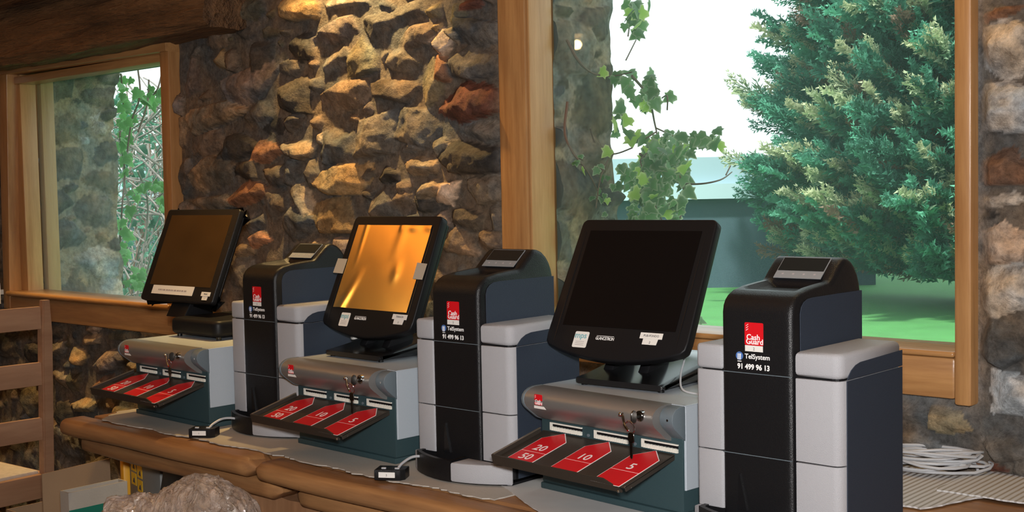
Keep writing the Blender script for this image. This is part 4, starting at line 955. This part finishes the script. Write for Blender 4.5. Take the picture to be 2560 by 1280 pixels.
cable([mloc(1, 0.04, 0.16, 0.262), mloc(1, 0.06, 0.12, 0.245), mloc(1, 0.09, 0.10, 0.243), mloc(1, 0.11, 0.13, 0.255), mloc(1, 0.12, 0.17, 0.27)], 0.0030, 'cable_white', 'white cable looping under the monitor with taped film')

# ------------------------------------------------------------------ left side: chair, boxes, wrapped bundle
ch = empty('ladder_back_chair', (-3.80, 1.72, 0), math.radians(4)); tag(ch, 'light brown ladder-back wooden chair with woven seat at the far left', 'chair')
def CH(name, bm, mat='chair_wood'): return fin(name, bm, mat, ch)
pw = 0.018
def post(bm, x, y, z0, z1, lean, r=pw):
    n = 10; rings = []
    for i in range(n+1):
        t = i/n; z = z0+(z1-z0)*t; xx = x+lean*max(0, (z-0.45)); rr = r*(1.0 if t < 0.9 else 1-(t-0.9)*3)
        rings.append([bm.verts.new((xx+sx*rr, y+sy*rr, z)) for sx, sy in ((-1, -1), (1, -1), (1, 1), (-1, 1))])
    for a, b in zip(rings, rings[1:]):
        for i in range(4): bm.faces.new((a[i], a[(i+1) % 4], b[(i+1) % 4], b[i]))
    bm.faces.new(rings[0][::-1]); bm.faces.new(rings[-1]); bmesh.ops.recalc_face_normals(bm, faces=bm.faces[:])
    bmesh.ops.bevel(bm, geom=[e for e in bm.edges if abs((e.verts[0].co-e.verts[1].co).normalized().z) > 0.9], offset=0.004, segments=2, affect='EDGES')
for y in (-0.20, 0.20):
    bm = bmesh.new(); post(bm, 0.0, y, 0.0, 1.105, 0.05); CH('back_leg', bm)
    bm = bmesh.new(); post(bm, -0.40, y*0.98, 0.0, 0.565, 0.0, 0.02); CH('front_leg', bm)
for z0, z1 in ((1.012, 1.086), (0.828, 0.904), (0.648, 0.722)):
    bm = bmesh.new(); lx = 0.05*(z0-0.40)
    P_ = [(lx-0.008-0.018*math.sin(math.pi*i/8), -0.182+0.364*i/8) for i in range(9)]; Q_ = [(x+0.014, y) for x, y in P_[::-1]]
    rprism(bm, P_+Q_, z0, z1, 0.003, 2, fxy); CH('back_slat', bm)
bm = bmesh.new(); box(bm, -0.012, 0.012, -0.182, 0.182, 0.455, 0.535, 0.004); box(bm, -0.38, -0.02, 0.185, 0.207, 0.46, 0.535, 0.004); box(bm, -0.38, -0.02, -0.207, -0.185, 0.46, 0.535, 0.004); box(bm, -0.412, -0.388, -0.18, 0.18, 0.46, 0.535, 0.004); CH('seat_frame', bm)
bm = bmesh.new(); box(bm, -0.385, -0.014, -0.184, 0.184, 0.52, 0.545, 0.008); s = CH('seat', bm, 'rush'); s['label'] = 'pale woven seat'
for x in (-0.02, -0.38):
    bm = bmesh.new(); cyl(bm, (x, -0.18, 0.22), (0, 1, 0), 0.010, 0.36, 12); CH('stretcher', bm)

def flatbox_panel(name, pix, dists, th, mat, label, cat='cardboard'):
    """flat panel through pixel corners at given distances along the view axis"""
    P = [Vector(EYE+ray(u, v)*d) for (u, v), d in zip(pix, dists)]
    n = (P[1]-P[0]).cross(P[2]-P[0]).normalized(); bm = bmesh.new()
    a = [bm.verts.new(p) for p in P]; b = [bm.verts.new(p+n*th) for p in P]
    bm.faces.new(a); bm.faces.new(b[::-1])
    for i in range(len(P)): bm.faces.new((a[i], b[i], b[(i+1) % len(P)], a[(i+1) % len(P)]))
    bmesh.ops.recalc_face_normals(bm, faces=bm.faces[:]); o = fin(name, bm, mat, smooth=0); tag(o, label, cat); return o
# open carton with a raised flap: four walls standing on the floor
bx = empty('cardboard_box', (-3.47, 1.784, 0), 0); tag(bx, 'open brown cardboard box with raised flap, right beside the chair', 'box')
bm = bmesh.new(); hb = 0.50
for q in ((-0.12, 0.115, -0.108, -0.104), (-0.12, 0.115, 0.104, 0.108), (-0.12, -0.116, -0.104, 0.104), (0.111, 0.115, -0.104, 0.104)): box(bm, *q, 0, hb)
box(bm, -0.12, 0.115, -0.108, 0.108, 0, 0.005); fin('carton', bm, 'card_brown', bx, smooth=0)
bm = bmesh.new(); rprism(bm, [(-0.108, 0.50), (0.108, 0.50), (0.106, 0.648), (-0.108, 0.640)], 0.111, 0.115, 0, 1, fyz); fin('flap', bm, 'card_brown', bx, smooth=0)
lid = empty('carton', (-3.115, 1.69, 0.0), 0); tag(lid, 'pale grey open carton with green tape strip, between the brown box and the wrapped bundle', 'box')
bm = bmesh.new(); hl = 0.642
for q in ((0.0, 0.045, -0.085, -0.081), (0.0, 0.045, 0.086, 0.09), (0.0, 0.004, -0.081, 0.086), (0.041, 0.045, -0.081, 0.086)): box(bm, *q, 0, hl)
box(bm, 0.0, 0.045, -0.085, 0.09, 0, 0.005); fin('box_body', bm, 'card_grey', lid, smooth=0)
bm = bmesh.new(); box(bm, 0.0451, 0.0457, -0.085, 0.09, 0.572, 0.594); fin('tape_strip', bm, 'green_tape', lid, smooth=0)
# orange container under the chair
bm = bmesh.new(); tube(bm, [(-3.60, 1.02, z) for z in (0.0, 0.02, 0.15, 0.30, 0.36, 0.38)], [0.10, 0.115, 0.12, 0.12, 0.11, 0.09], 28)
tag(fin('bucket', bm, 'orange_plastic'), 'orange plastic bucket low at the left edge behind the chair legs', 'bucket')
# machine with yellow post under the counter
mc = empty('tool_machine', (-3.02, 1.86, 0), math.radians(-12)); tag(mc, 'grey machine with yellow post and warning labels under the counter end', 'machine')
bm = bmesh.new(); box(bm, -0.13, 0.12, -0.05, 0.20, 0.0, 0.735, 0.006); bb = fin('cabinet', bm, 'panel_grey', mc)
bm = bmesh.new(); box(bm, -0.165, -0.135, -0.065, -0.03, 0.0, 0.745, 0.004); fin('yellow_post', bm, 'yellow_paint', mc)
for i in range(2):
    for j in range(2):
        bm = bmesh.new(); x0 = -0.108+0.050*i; z0 = 0.655-0.040*j-0.012*i; box(bm, x0, x0+0.040, -0.0512, -0.0500, z0, z0+0.034); l = fin('warning_label', bm, 'yellow_label', bb, smooth=0)
        bm = bmesh.new(); rprism(bm, [(x0+0.014, z0+0.008), (x0+0.030, z0+0.006), (x0+0.026, z0+0.022), (x0+0.019, z0+0.018)], -0.0518, -0.0512, 0, 1, fxz); l['label'] = 'yellow warning label with black mark'
        o = fin('warning_mark', bm, 'ink', mc, smooth=0)
bm = bmesh.new(); rprism(bm, [(0.125, 0.43), (0.125, 0.62), (0.155, 0.675), (0.18, 0.735), (0.34, 0.735), (0.34, 0.43)], -0.06, 0.18, 0.01, 2, fxz); fin('guard', bm, 'black_matte', mc)
bm = bmesh.new(); cyl(bm, (0.01, -0.05, 0.53), (0, -1, 0), 0.012, 0.006, 16); fin('knob', bm, 'black_matte', mc)

# plastic-wrapped bundle
def blob(name, lobes, mat, seed, label, cat):
    n, m = 220, 150; V = []; th = np.linspace(0, 2*math.pi, n, endpoint=False); ph = np.linspace(0.001, math.pi-0.001, m)
    T, Pz = np.meshgrid(th, ph); D = np.stack([np.sin(Pz)*np.cos(T), np.sin(Pz)*np.sin(T), np.cos(Pz)], -1)
    c0 = np.array(lobes[0][0]); R = np.zeros(T.shape)
    for c, r in lobes:
        c = np.array(c)-c0; b = D @ c; disc = b*b-(c @ c-r*r); rr = np.where(disc > 0, b+np.sqrt(np.maximum(disc, 0)), 0); R = np.maximum(R, rr)
    for _ in range(3): R = (R+np.roll(R, 1, 1)+np.roll(R, -1, 1)+np.vstack([R[:1], R[:-1]])+np.vstack([R[1:], R[-1:]]))/5
    x, y, z = D[..., 0], D[..., 1], D[..., 2]
    nz = fbm(x*4+10+z*3, y*4+z*2+10, seed, 5)+0.6*np.abs(fbm(x*11+z*9+30, y*11-z*7+30, seed+3, 4))
    R = R*(1+0.16*nz+0.04*np.abs(fbm(x*26+z*11, y*26+z*17+5, seed+7, 3)))
    P = c0+D*R[..., None]; P[..., 2] = np.maximum(P[..., 2], 0.0)
    idx = np.arange(n*m).reshape(m, n); nx = np.roll(idx, -1, 1)
    F = np.stack([idx[:-1], idx[1:], nx[1:], nx[:-1]], -1).reshape(-1, 4)
    o = np_mesh(name, P.reshape(-1, 3), F, None, MATS[mat]); tag(o, label, cat); return o
def at(u, v, d): return tuple(EYE+ray(u, v)*d)
a = at(325, 1335, 2.5); b = at(505, 1300, 2.5); c = at(555, 1310, 2.5); d_ = at(430, 1420, 2.5)
blob('wrapped_bundle', [((d_[0], d_[1], d_[2]-0.02), 0.14), ((a[0], a[1], a[2]), 0.075), ((a[0]*.6+d_[0]*.4, a[1]*.6+d_[1]*.4, a[2]+0.005), 0.075), ((b[0]*.6+d_[0]*.4, b[1]*.6+d_[1]*.4, b[2]-0.005), 0.085), ((b[0], b[1], b[2]), 0.088), ((c[0], c[1], c[2]), 0.072), ((d_[0], d_[1], d_[2]-0.25), 0.20), ((d_[0], d_[1], 0.15), 0.22)], 'stretch_film', 5,
     'bundle wrapped in shiny clear stretch film on the floor before the counter', 'bundle')
# sliver of white paper at the left picture edge
pa = onY(2, 735, 2.33)
bm = bmesh.new(); box(bm, pa[0]-0.20, pa[0]+0.004, 2.325, 2.327, pa[2]-0.04, pa[2]+0.045)
box(bm, pa[0]-0.12, pa[0]-0.10, 2.326, WY+0.01, pa[2]-0.01, pa[2]+0.01)
tag(fin('paper_notice', bm, 'white_paper', smooth=0), 'white paper notice on the wall at the far left picture edge', 'paper')

# ------------------------------------------------------------------ garden
GZ = 0.06
bm = bmesh.new(); box(bm, -40, 25, 2.82, 60, GZ-0.2, GZ); lw = fin('lawn', bm, 'lawn', smooth=0); struct(lw)
def sprays(name, xf, col, mat, parent, tmpl):
    """place template (V (n,3), F (m,4), shade (n,)) at many 3x4 frames"""
    V0, F0, s0 = tmpl; n = len(V0); k = len(xf)
    A = np.array([x[0] for x in xf]); T = np.array([x[1] for x in xf])      # A (k,3,3) columns = axes*scale
    V = np.einsum('kij,nj->kni', A, V0)+T[:, None, :]; F = (F0[None]+(np.arange(k)*n)[:, None, None])
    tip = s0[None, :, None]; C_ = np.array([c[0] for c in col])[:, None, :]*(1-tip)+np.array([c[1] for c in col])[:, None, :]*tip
    return np_mesh(name, V.reshape(-1, 3), F.reshape(-1, 4), C_.reshape(-1, 3), MATS[mat], parent, smooth=False)
def spray_template(seed):
    rs = np.random.RandomState(seed); V = []; F = []; Sh = []
    def blade(p, d, L, w, s0, s1):
        d = d/np.linalg.norm(d); q = np.array([-d[1], d[0], 0]); z = rs.uniform(-0.05, 0.05)
        i = len(V); V.extend([p, p+d*L*0.45+q*w+[0, 0, z], p+d*L+[0, 0, z*2], p+d*L*0.45-q*w+[0, 0, -z]]); Sh.extend([s0, (s0+s1)/2, s1, (s0+s1)/2]); F.append([i, i+1, i+2, i+3])
    for i in range(9):
        t = i/9; p = np.array([0, t, 0.06*math.sin(t*3)])
        for sx in (-1, 1):
            an = math.radians(rs.uniform(28, 48)); d = np.array([sx*math.sin(an), math.cos(an), rs.uniform(-0.25, 0.2)]); L = (0.40*(1-t)**0.7+0.12)*rs.uniform(0.7, 1.15)
            for k in range(3):
                pk = p+d*L*(0.15+0.3*k)
                for s2 in (-1, 1):
                    a2 = math.radians(rs.uniform(20, 40))*s2; d2 = np.array([d[0]*math.cos(a2)-d[1]*math.sin(a2), d[0]*math.sin(a2)+d[1]*math.cos(a2), d[2]]); blade(pk, d2, L*(0.46-0.06*k), 0.015, t*0.5, t*0.6+0.25)
            blade(p, d, L, 0.016, t*0.4, t*0.6+0.4)
    for k in range(3): blade(np.array([0, k*0.3, 0.0]), np.array([0.02, 1, 0.0]), 0.42, 0.018, 0.3*k, 0.3*k+0.3)
    return np.array(V, float), np.array(F), np.clip(np.array(Sh), 0, 1)
def conifer(name, cx_, cy_, height, rad, label, seed, n_limb, face=None):
    root = empty(name, (cx_, cy_, GZ)); tag(root, label, 'tree')
    rs = np.random.RandomState(seed)
    bm = bmesh.new(); tube(bm, [(0, 0, 0), (0.02, 0, height*0.4), (0, 0.03, height*0.95)], [0.16, 0.10, 0.02], 12); fin('trunk', bm, 'bark', root)
    bm = bmesh.new()
    xs_ = []; cols = []
    fd = np.array([-cx_, -cy_]); fd = fd/np.linalg.norm(fd)
    for i in range(n_limb):
        z = 0.25+(height-0.6)*rs.rand()**1.15; ang = rs.uniform(-math.pi, math.pi)
        dv = np.array([math.cos(ang), math.sin(ang)])
        if face and dv @ fd < -0.35: continue
        zr = z/height; prof = rad*min(1.0, 0.62+zr*2.4)*(1-zr)**0.62; L = prof*rs.uniform(0.72, 1.12)
        up = rs.uniform(0.12, 0.42); d3 = np.array([dv[0], dv[1], up]); d3 /= np.linalg.norm(d3)
        st = np.array([0, 0, max(0.1, z-0.25*L)])
        tube(bm, [tuple(st), tuple(st+d3*L*0.5), tuple(st+d3*L*0.9)], [0.02, 0.012, 0.004], 5)
        m = int(10+L*11)
        for j in range(m):
            t = 0.30+0.70*(j+rs.rand())/m; p = st+d3*L*t+rs.normal(size=3)*0.05
            side = rs.choice([-1, 1])*rs.uniform(0.05, 0.55); pd = np.array([-dv[1], dv[0], 0])
            a = d3+pd*side+np.array([0, 0, rs.uniform(-0.05, 0.45)]); a /= np.linalg.norm(a)
            nrm = rs.normal(size=3)*0.7+np.array([fd[0], fd[1], 0.5]); nrm -= a*(nrm @ a); nrm /= np.linalg.norm(nrm); b = np.cross(a, nrm)
            s = rs.uniform(0.30, 0.55)*(0.75+0.45*t)
            if p[2] < 0.34: continue
            xs_.append((np.stack([b*s*0.72, a*s, nrm*s], 1), p))
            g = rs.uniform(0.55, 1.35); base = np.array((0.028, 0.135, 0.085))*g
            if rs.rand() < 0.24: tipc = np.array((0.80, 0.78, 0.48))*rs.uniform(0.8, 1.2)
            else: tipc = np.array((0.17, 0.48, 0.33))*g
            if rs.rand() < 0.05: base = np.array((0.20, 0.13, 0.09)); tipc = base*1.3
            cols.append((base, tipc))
    fin('limbs', bm, 'bark', root)
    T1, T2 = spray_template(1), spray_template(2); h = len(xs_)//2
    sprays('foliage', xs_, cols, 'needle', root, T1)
    return root
conifer('conifer_tree', -4.95, 14.3, 10.0, 3.2, 'big bushy blue-green conifer filling the right of the large window', 3, 1150, True)
conifer('conifer_tree', -1.2, 19.5, 9.0, 2.4, 'second conifer standing at the right edge of the large window', 9, 260, True)
# low building behind the lawn
sd = at(1740, 640, 16.5); sc = Vector((sd[0], sd[1], 0))
shed = empty('garden_building', (sc.x, sc.y, GZ), YAW*-1+math.radians(-2)); tag(shed, 'low blue-grey flat-roofed building across the lawn, behind the conifer', 'building')
bm = bmesh.new(); box(bm, -9, 2.4, 0, 4, 0.0, 1.20); fin('wall', bm, 'shed_dark', shed, smooth=0)
bm = bmesh.new(); box(bm, -9.15, 2.5, -0.15, 4.15, 1.20, 1.40); fin('fascia', bm, 'shed_band', shed, smooth=0)
bm = bmesh.new(); box(bm, -9.05, 2.45, -0.02, 4.05, 1.40, 1.76); fin('parapet', bm, 'shed_pale', shed, smooth=0)

# ivy -------------------------------------------------------------
def ivy_leaf():
    o = [(0, 0), (0.22, -0.12), (0.46, 0.02), (0.40, 0.30), (0.52, 0.44), (0.26, 0.52), (0.16, 0.74), (0, 1.0), (-0.16, 0.74), (-0.26, 0.52), (-0.52, 0.44), (-0.40, 0.30), (-0.46, 0.02), (-0.22, -0.12)]
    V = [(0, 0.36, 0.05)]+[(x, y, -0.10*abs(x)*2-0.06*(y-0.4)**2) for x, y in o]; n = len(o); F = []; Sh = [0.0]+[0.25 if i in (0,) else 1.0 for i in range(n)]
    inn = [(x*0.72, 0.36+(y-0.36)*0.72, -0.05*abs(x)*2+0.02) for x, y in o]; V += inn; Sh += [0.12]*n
    for i in range(n):
        j = (i+1) % n; F.append([1+i, 1+j, 1+n+j, 1+n+i]); 
    for i in range(0, n, 2): F.append([0, 1+n+i, 1+n+(i+1) % n, 1+n+(i+2) % n])
    return np.array(V, float), np.array(F), np.array(Sh)
LEAF = ivy_leaf()
def leaf_xf(p, s, rs, face=(0.66, -0.74, 0.1), droop=-0.7, spread=0.6):
    a = np.array([rs.normal()*0.6, rs.normal()*0.5, droop])+0.0; a /= np.linalg.norm(a)
    n = np.array(face)+rs.normal(size=3)*spread; n -= a*(n @ a); n /= np.linalg.norm(n)
    return (np.stack([np.cross(a, n)*s*1.05, a*s, n*s], 1), np.array(p))
def leafcol(rs, bright=False):
    if bright: return (np.array((0.38, 0.60, 0.10)), np.array((0.70, 0.78, 0.34)))
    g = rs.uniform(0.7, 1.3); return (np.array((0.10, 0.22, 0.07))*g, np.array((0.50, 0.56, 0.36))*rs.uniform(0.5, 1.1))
rs = np.random.RandomState(12)
def depth_pt(u, v):
    if u < 1545: p = onX(u, v, -2.06+rs.uniform(0.0, 0.05)); return p
    return onY(u, v, 2.70+rs.uniform(-0.06, 0.30))
ivy = empty('ivy_plant', tuple(onY(1620, 420, 2.8))); tag(ivy, 'trailing variegated ivy on the outer stone pillar, left in the large window', 'plant')
def child_world(o, root):
    o.parent = root; bpy.context.view_layer.update(); o.matrix_parent_inverse = root.matrix_world.inverted(); return o
stems = [[(1418, 100), (1445, 150), (1480, 182), (1530, 190), (1580, 180)], [(1585, 20), (1575, 60), (1570, 90)], [(1590, 100), (1565, 150)], [(1580, 190), (1620, 240), (1635, 300), (1640, 350), (1600, 400)],
         [(1419, 255), (1412, 330), (1432, 380), (1470, 430), (1500, 490)], [(1476, 320), (1490, 360), (1530, 385), (1580, 370)], [(1640, 320), (1700, 345), (1760, 350), (1800, 365)],
         [(1600, 385), (1640, 420), (1690, 455), (1745, 460), (1800, 450), (1830, 430)], [(1815, 437), (1826, 415)], [(1520, 400), (1500, 450), (1490, 520)], [(1640, 330), (1600, 350), (1560, 330), (1555, 260)], [(1655, 245), (1668, 240), (1668, 275)],
         [(1600, 400), (1620, 470), (1650, 540), (1680, 600)], [(1700, 440), (1715, 500), (1700, 545)]]
bm = bmesh.new()
for s_ in stems:
    pts = [depth_pt(*q) for q in s_]; L_ = len(pts)*6
    pp = spline(pts, 6); tube(bm, pp, [0.0042-0.0028*i/len(pp) for i in range(len(pp))] if len(s_) > 4 else 0.0022, 6)
child_world(fin('stems', bm, 'bark'), ivy)
xf = []; cl = []
clusters = [(1590, 40, 22, 55, 16), (1575, 190, 60, 14, 9), (1610, 215, 45, 40, 12), (1640, 250, 35, 40, 7), (1680, 400, 60, 60, 46), (1720, 345, 90, 22, 20), (1630, 470, 80, 80, 70), (1640, 380, 60, 50, 40), (1600, 540, 60, 40, 24),
            (1560, 300, 40, 60, 7), (1500, 480, 30, 50, 7), (1445, 400, 12, 40, 4), (1690, 500, 35, 50, 12), (1580, 430, 40, 60, 14), (1770, 355, 25, 12, 5), (1500, 430, 20, 20, 3), (1740, 780, 16, 30, 4)]
for (cu_, cv_, su, sv, n) in clusters:
    for _ in range(n):
        u = cu_+rs.normal()*su*0.5; v = cv_+rs.normal()*sv*0.5; s = rs.uniform(0.026, 0.052) if u > 1540 else rs.uniform(0.014, 0.026)
        xf.append(leaf_xf(depth_pt(u, v), s, rs)); cl.append(leafcol(rs, rs.rand() < 0.10))
for (u, v, s) in ((1585, 335, 0.060), (1525, 372, 0.036), (1515, 175, 0.036), (1540, 195, 0.034), (1610, 445, 0.065), (1700, 430, 0.060), (1625, 470, 0.06), (1590, 240, 0.04), (1545, 330, 0.03)):
    xf.append(leaf_xf(depth_pt(u, v), s, rs, droop=-0.5, spread=0.2)); cl.append(leafcol(rs, s in (0.060, 0.036) and v < 380))
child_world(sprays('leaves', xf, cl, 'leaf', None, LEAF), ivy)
# climbing ivy and thicket outside the small window
rs = np.random.RandomState(5)
iv2 = empty('ivy_plant', tuple(onX(310, 400, -4.80))); tag(iv2, 'strand of green ivy hanging down the outer pillar seen through the small window', 'plant')
def dp2(u, v): return onY(u, v, 2.92+rs.uniform(0, 0.25))
bm = bmesh.new()
for s_ in ([(302, 185), (308, 260), (300, 340), (312, 430), (305, 520), (300, 640), (310, 720)], [(345, 175), (350, 240), (330, 300), (318, 380)], [(372, 200), (368, 260), (345, 330)], [(410, 160), (395, 220), (380, 240)]):
    tube(bm, spline([dp2(*q) for q in s_], 6), 0.004, 6)
child_world(fin('stems', bm, 'bark'), iv2)
xf = []; cl = []
for (cu_, cv_, su, sv, n) in ((308, 260, 16, 90, 16), (308, 330, 12, 60, 14), (375, 235, 50, 22, 16), (312, 400, 10, 40, 8), (395, 460, 30, 20, 9), (340, 480, 20, 20, 6), (312, 560, 12, 60, 8), (330, 700, 40, 25, 16), (310, 620, 14, 40, 7), (405, 500, 10, 30, 5)):
    for _ in range(n): xf.append(leaf_xf(dp2(cu_+rs.normal()*su*0.5, cv_+rs.normal()*sv*0.5), rs.uniform(0.035, 0.062), rs)); g = rs.uniform(0.8, 1.3); cl.append((np.array((0.12, 0.34, 0.09))*g, np.array((0.22, 0.46, 0.16))*g))
child_world(sprays('leaves', xf, cl, 'leaf', None, LEAF), iv2)
th = empty('bramble_thicket', tuple(onY(400, 760, 4.2)*np.array([1, 1, 0])+np.array([0, 0, GZ]))); tag(th, 'tangled thicket of bare pale twigs and small leaves outside the small window', 'bush')
bm = bmesh.new()
for _ in range(230):
    u = rs.uniform(270, 480); v = 800-560*rs.rand()**0.8; y = rs.uniform(3.5, 5.5); p = onY(u, v, y); a = rs.uniform(0, 6.28); L_ = rs.uniform(0.3, 0.9)
    d = np.array([math.cos(a), 0.3*rs.normal(), math.sin(a)*0.7+0.25]); q = [p-d*L_/2, p+rs.normal(size=3)*0.05, p+d*L_/2+rs.normal(size=3)*0.08]
    r_ = rs.uniform(0.0025, 0.007); tube(bm, spline(q, 5), r_, 5)
child_world(fin('twigs', bm, 'twig_pale'), th)
bm = bmesh.new()
for _ in range(26):
    u = rs.uniform(300, 470); p = onY(u, 700, rs.uniform(3.6, 5.2)); b_ = np.array([p[0]+rs.normal()*0.1, p[1], GZ]); t_ = onY(u+rs.normal()*40, rs.uniform(200, 500), p[1]+0.2)
    tube(bm, spline([b_, (b_+t_)/2+rs.normal(size=3)*0.12, t_], 8), [0.012-0.0005*i for i in range(17)], 6)
child_world(fin('branches', bm, 'bark'), th)
xf = []; cl = []
for _ in range(1500):
    u = rs.uniform(270, 480); v = 800-560*rs.rand()**0.75; p = onY(u, v, rs.uniform(3.9, 6.5)); xf.append(leaf_xf(p, rs.uniform(0.03, 0.075), rs, droop=-0.2, spread=1.2)); g = rs.uniform(0.6, 1.5); cl.append((np.array((0.045, 0.16, 0.10))*g, np.array((0.10, 0.28, 0.18))*g))
child_world(sprays('leaves', xf, cl, 'leaf', None, LEAF), th)
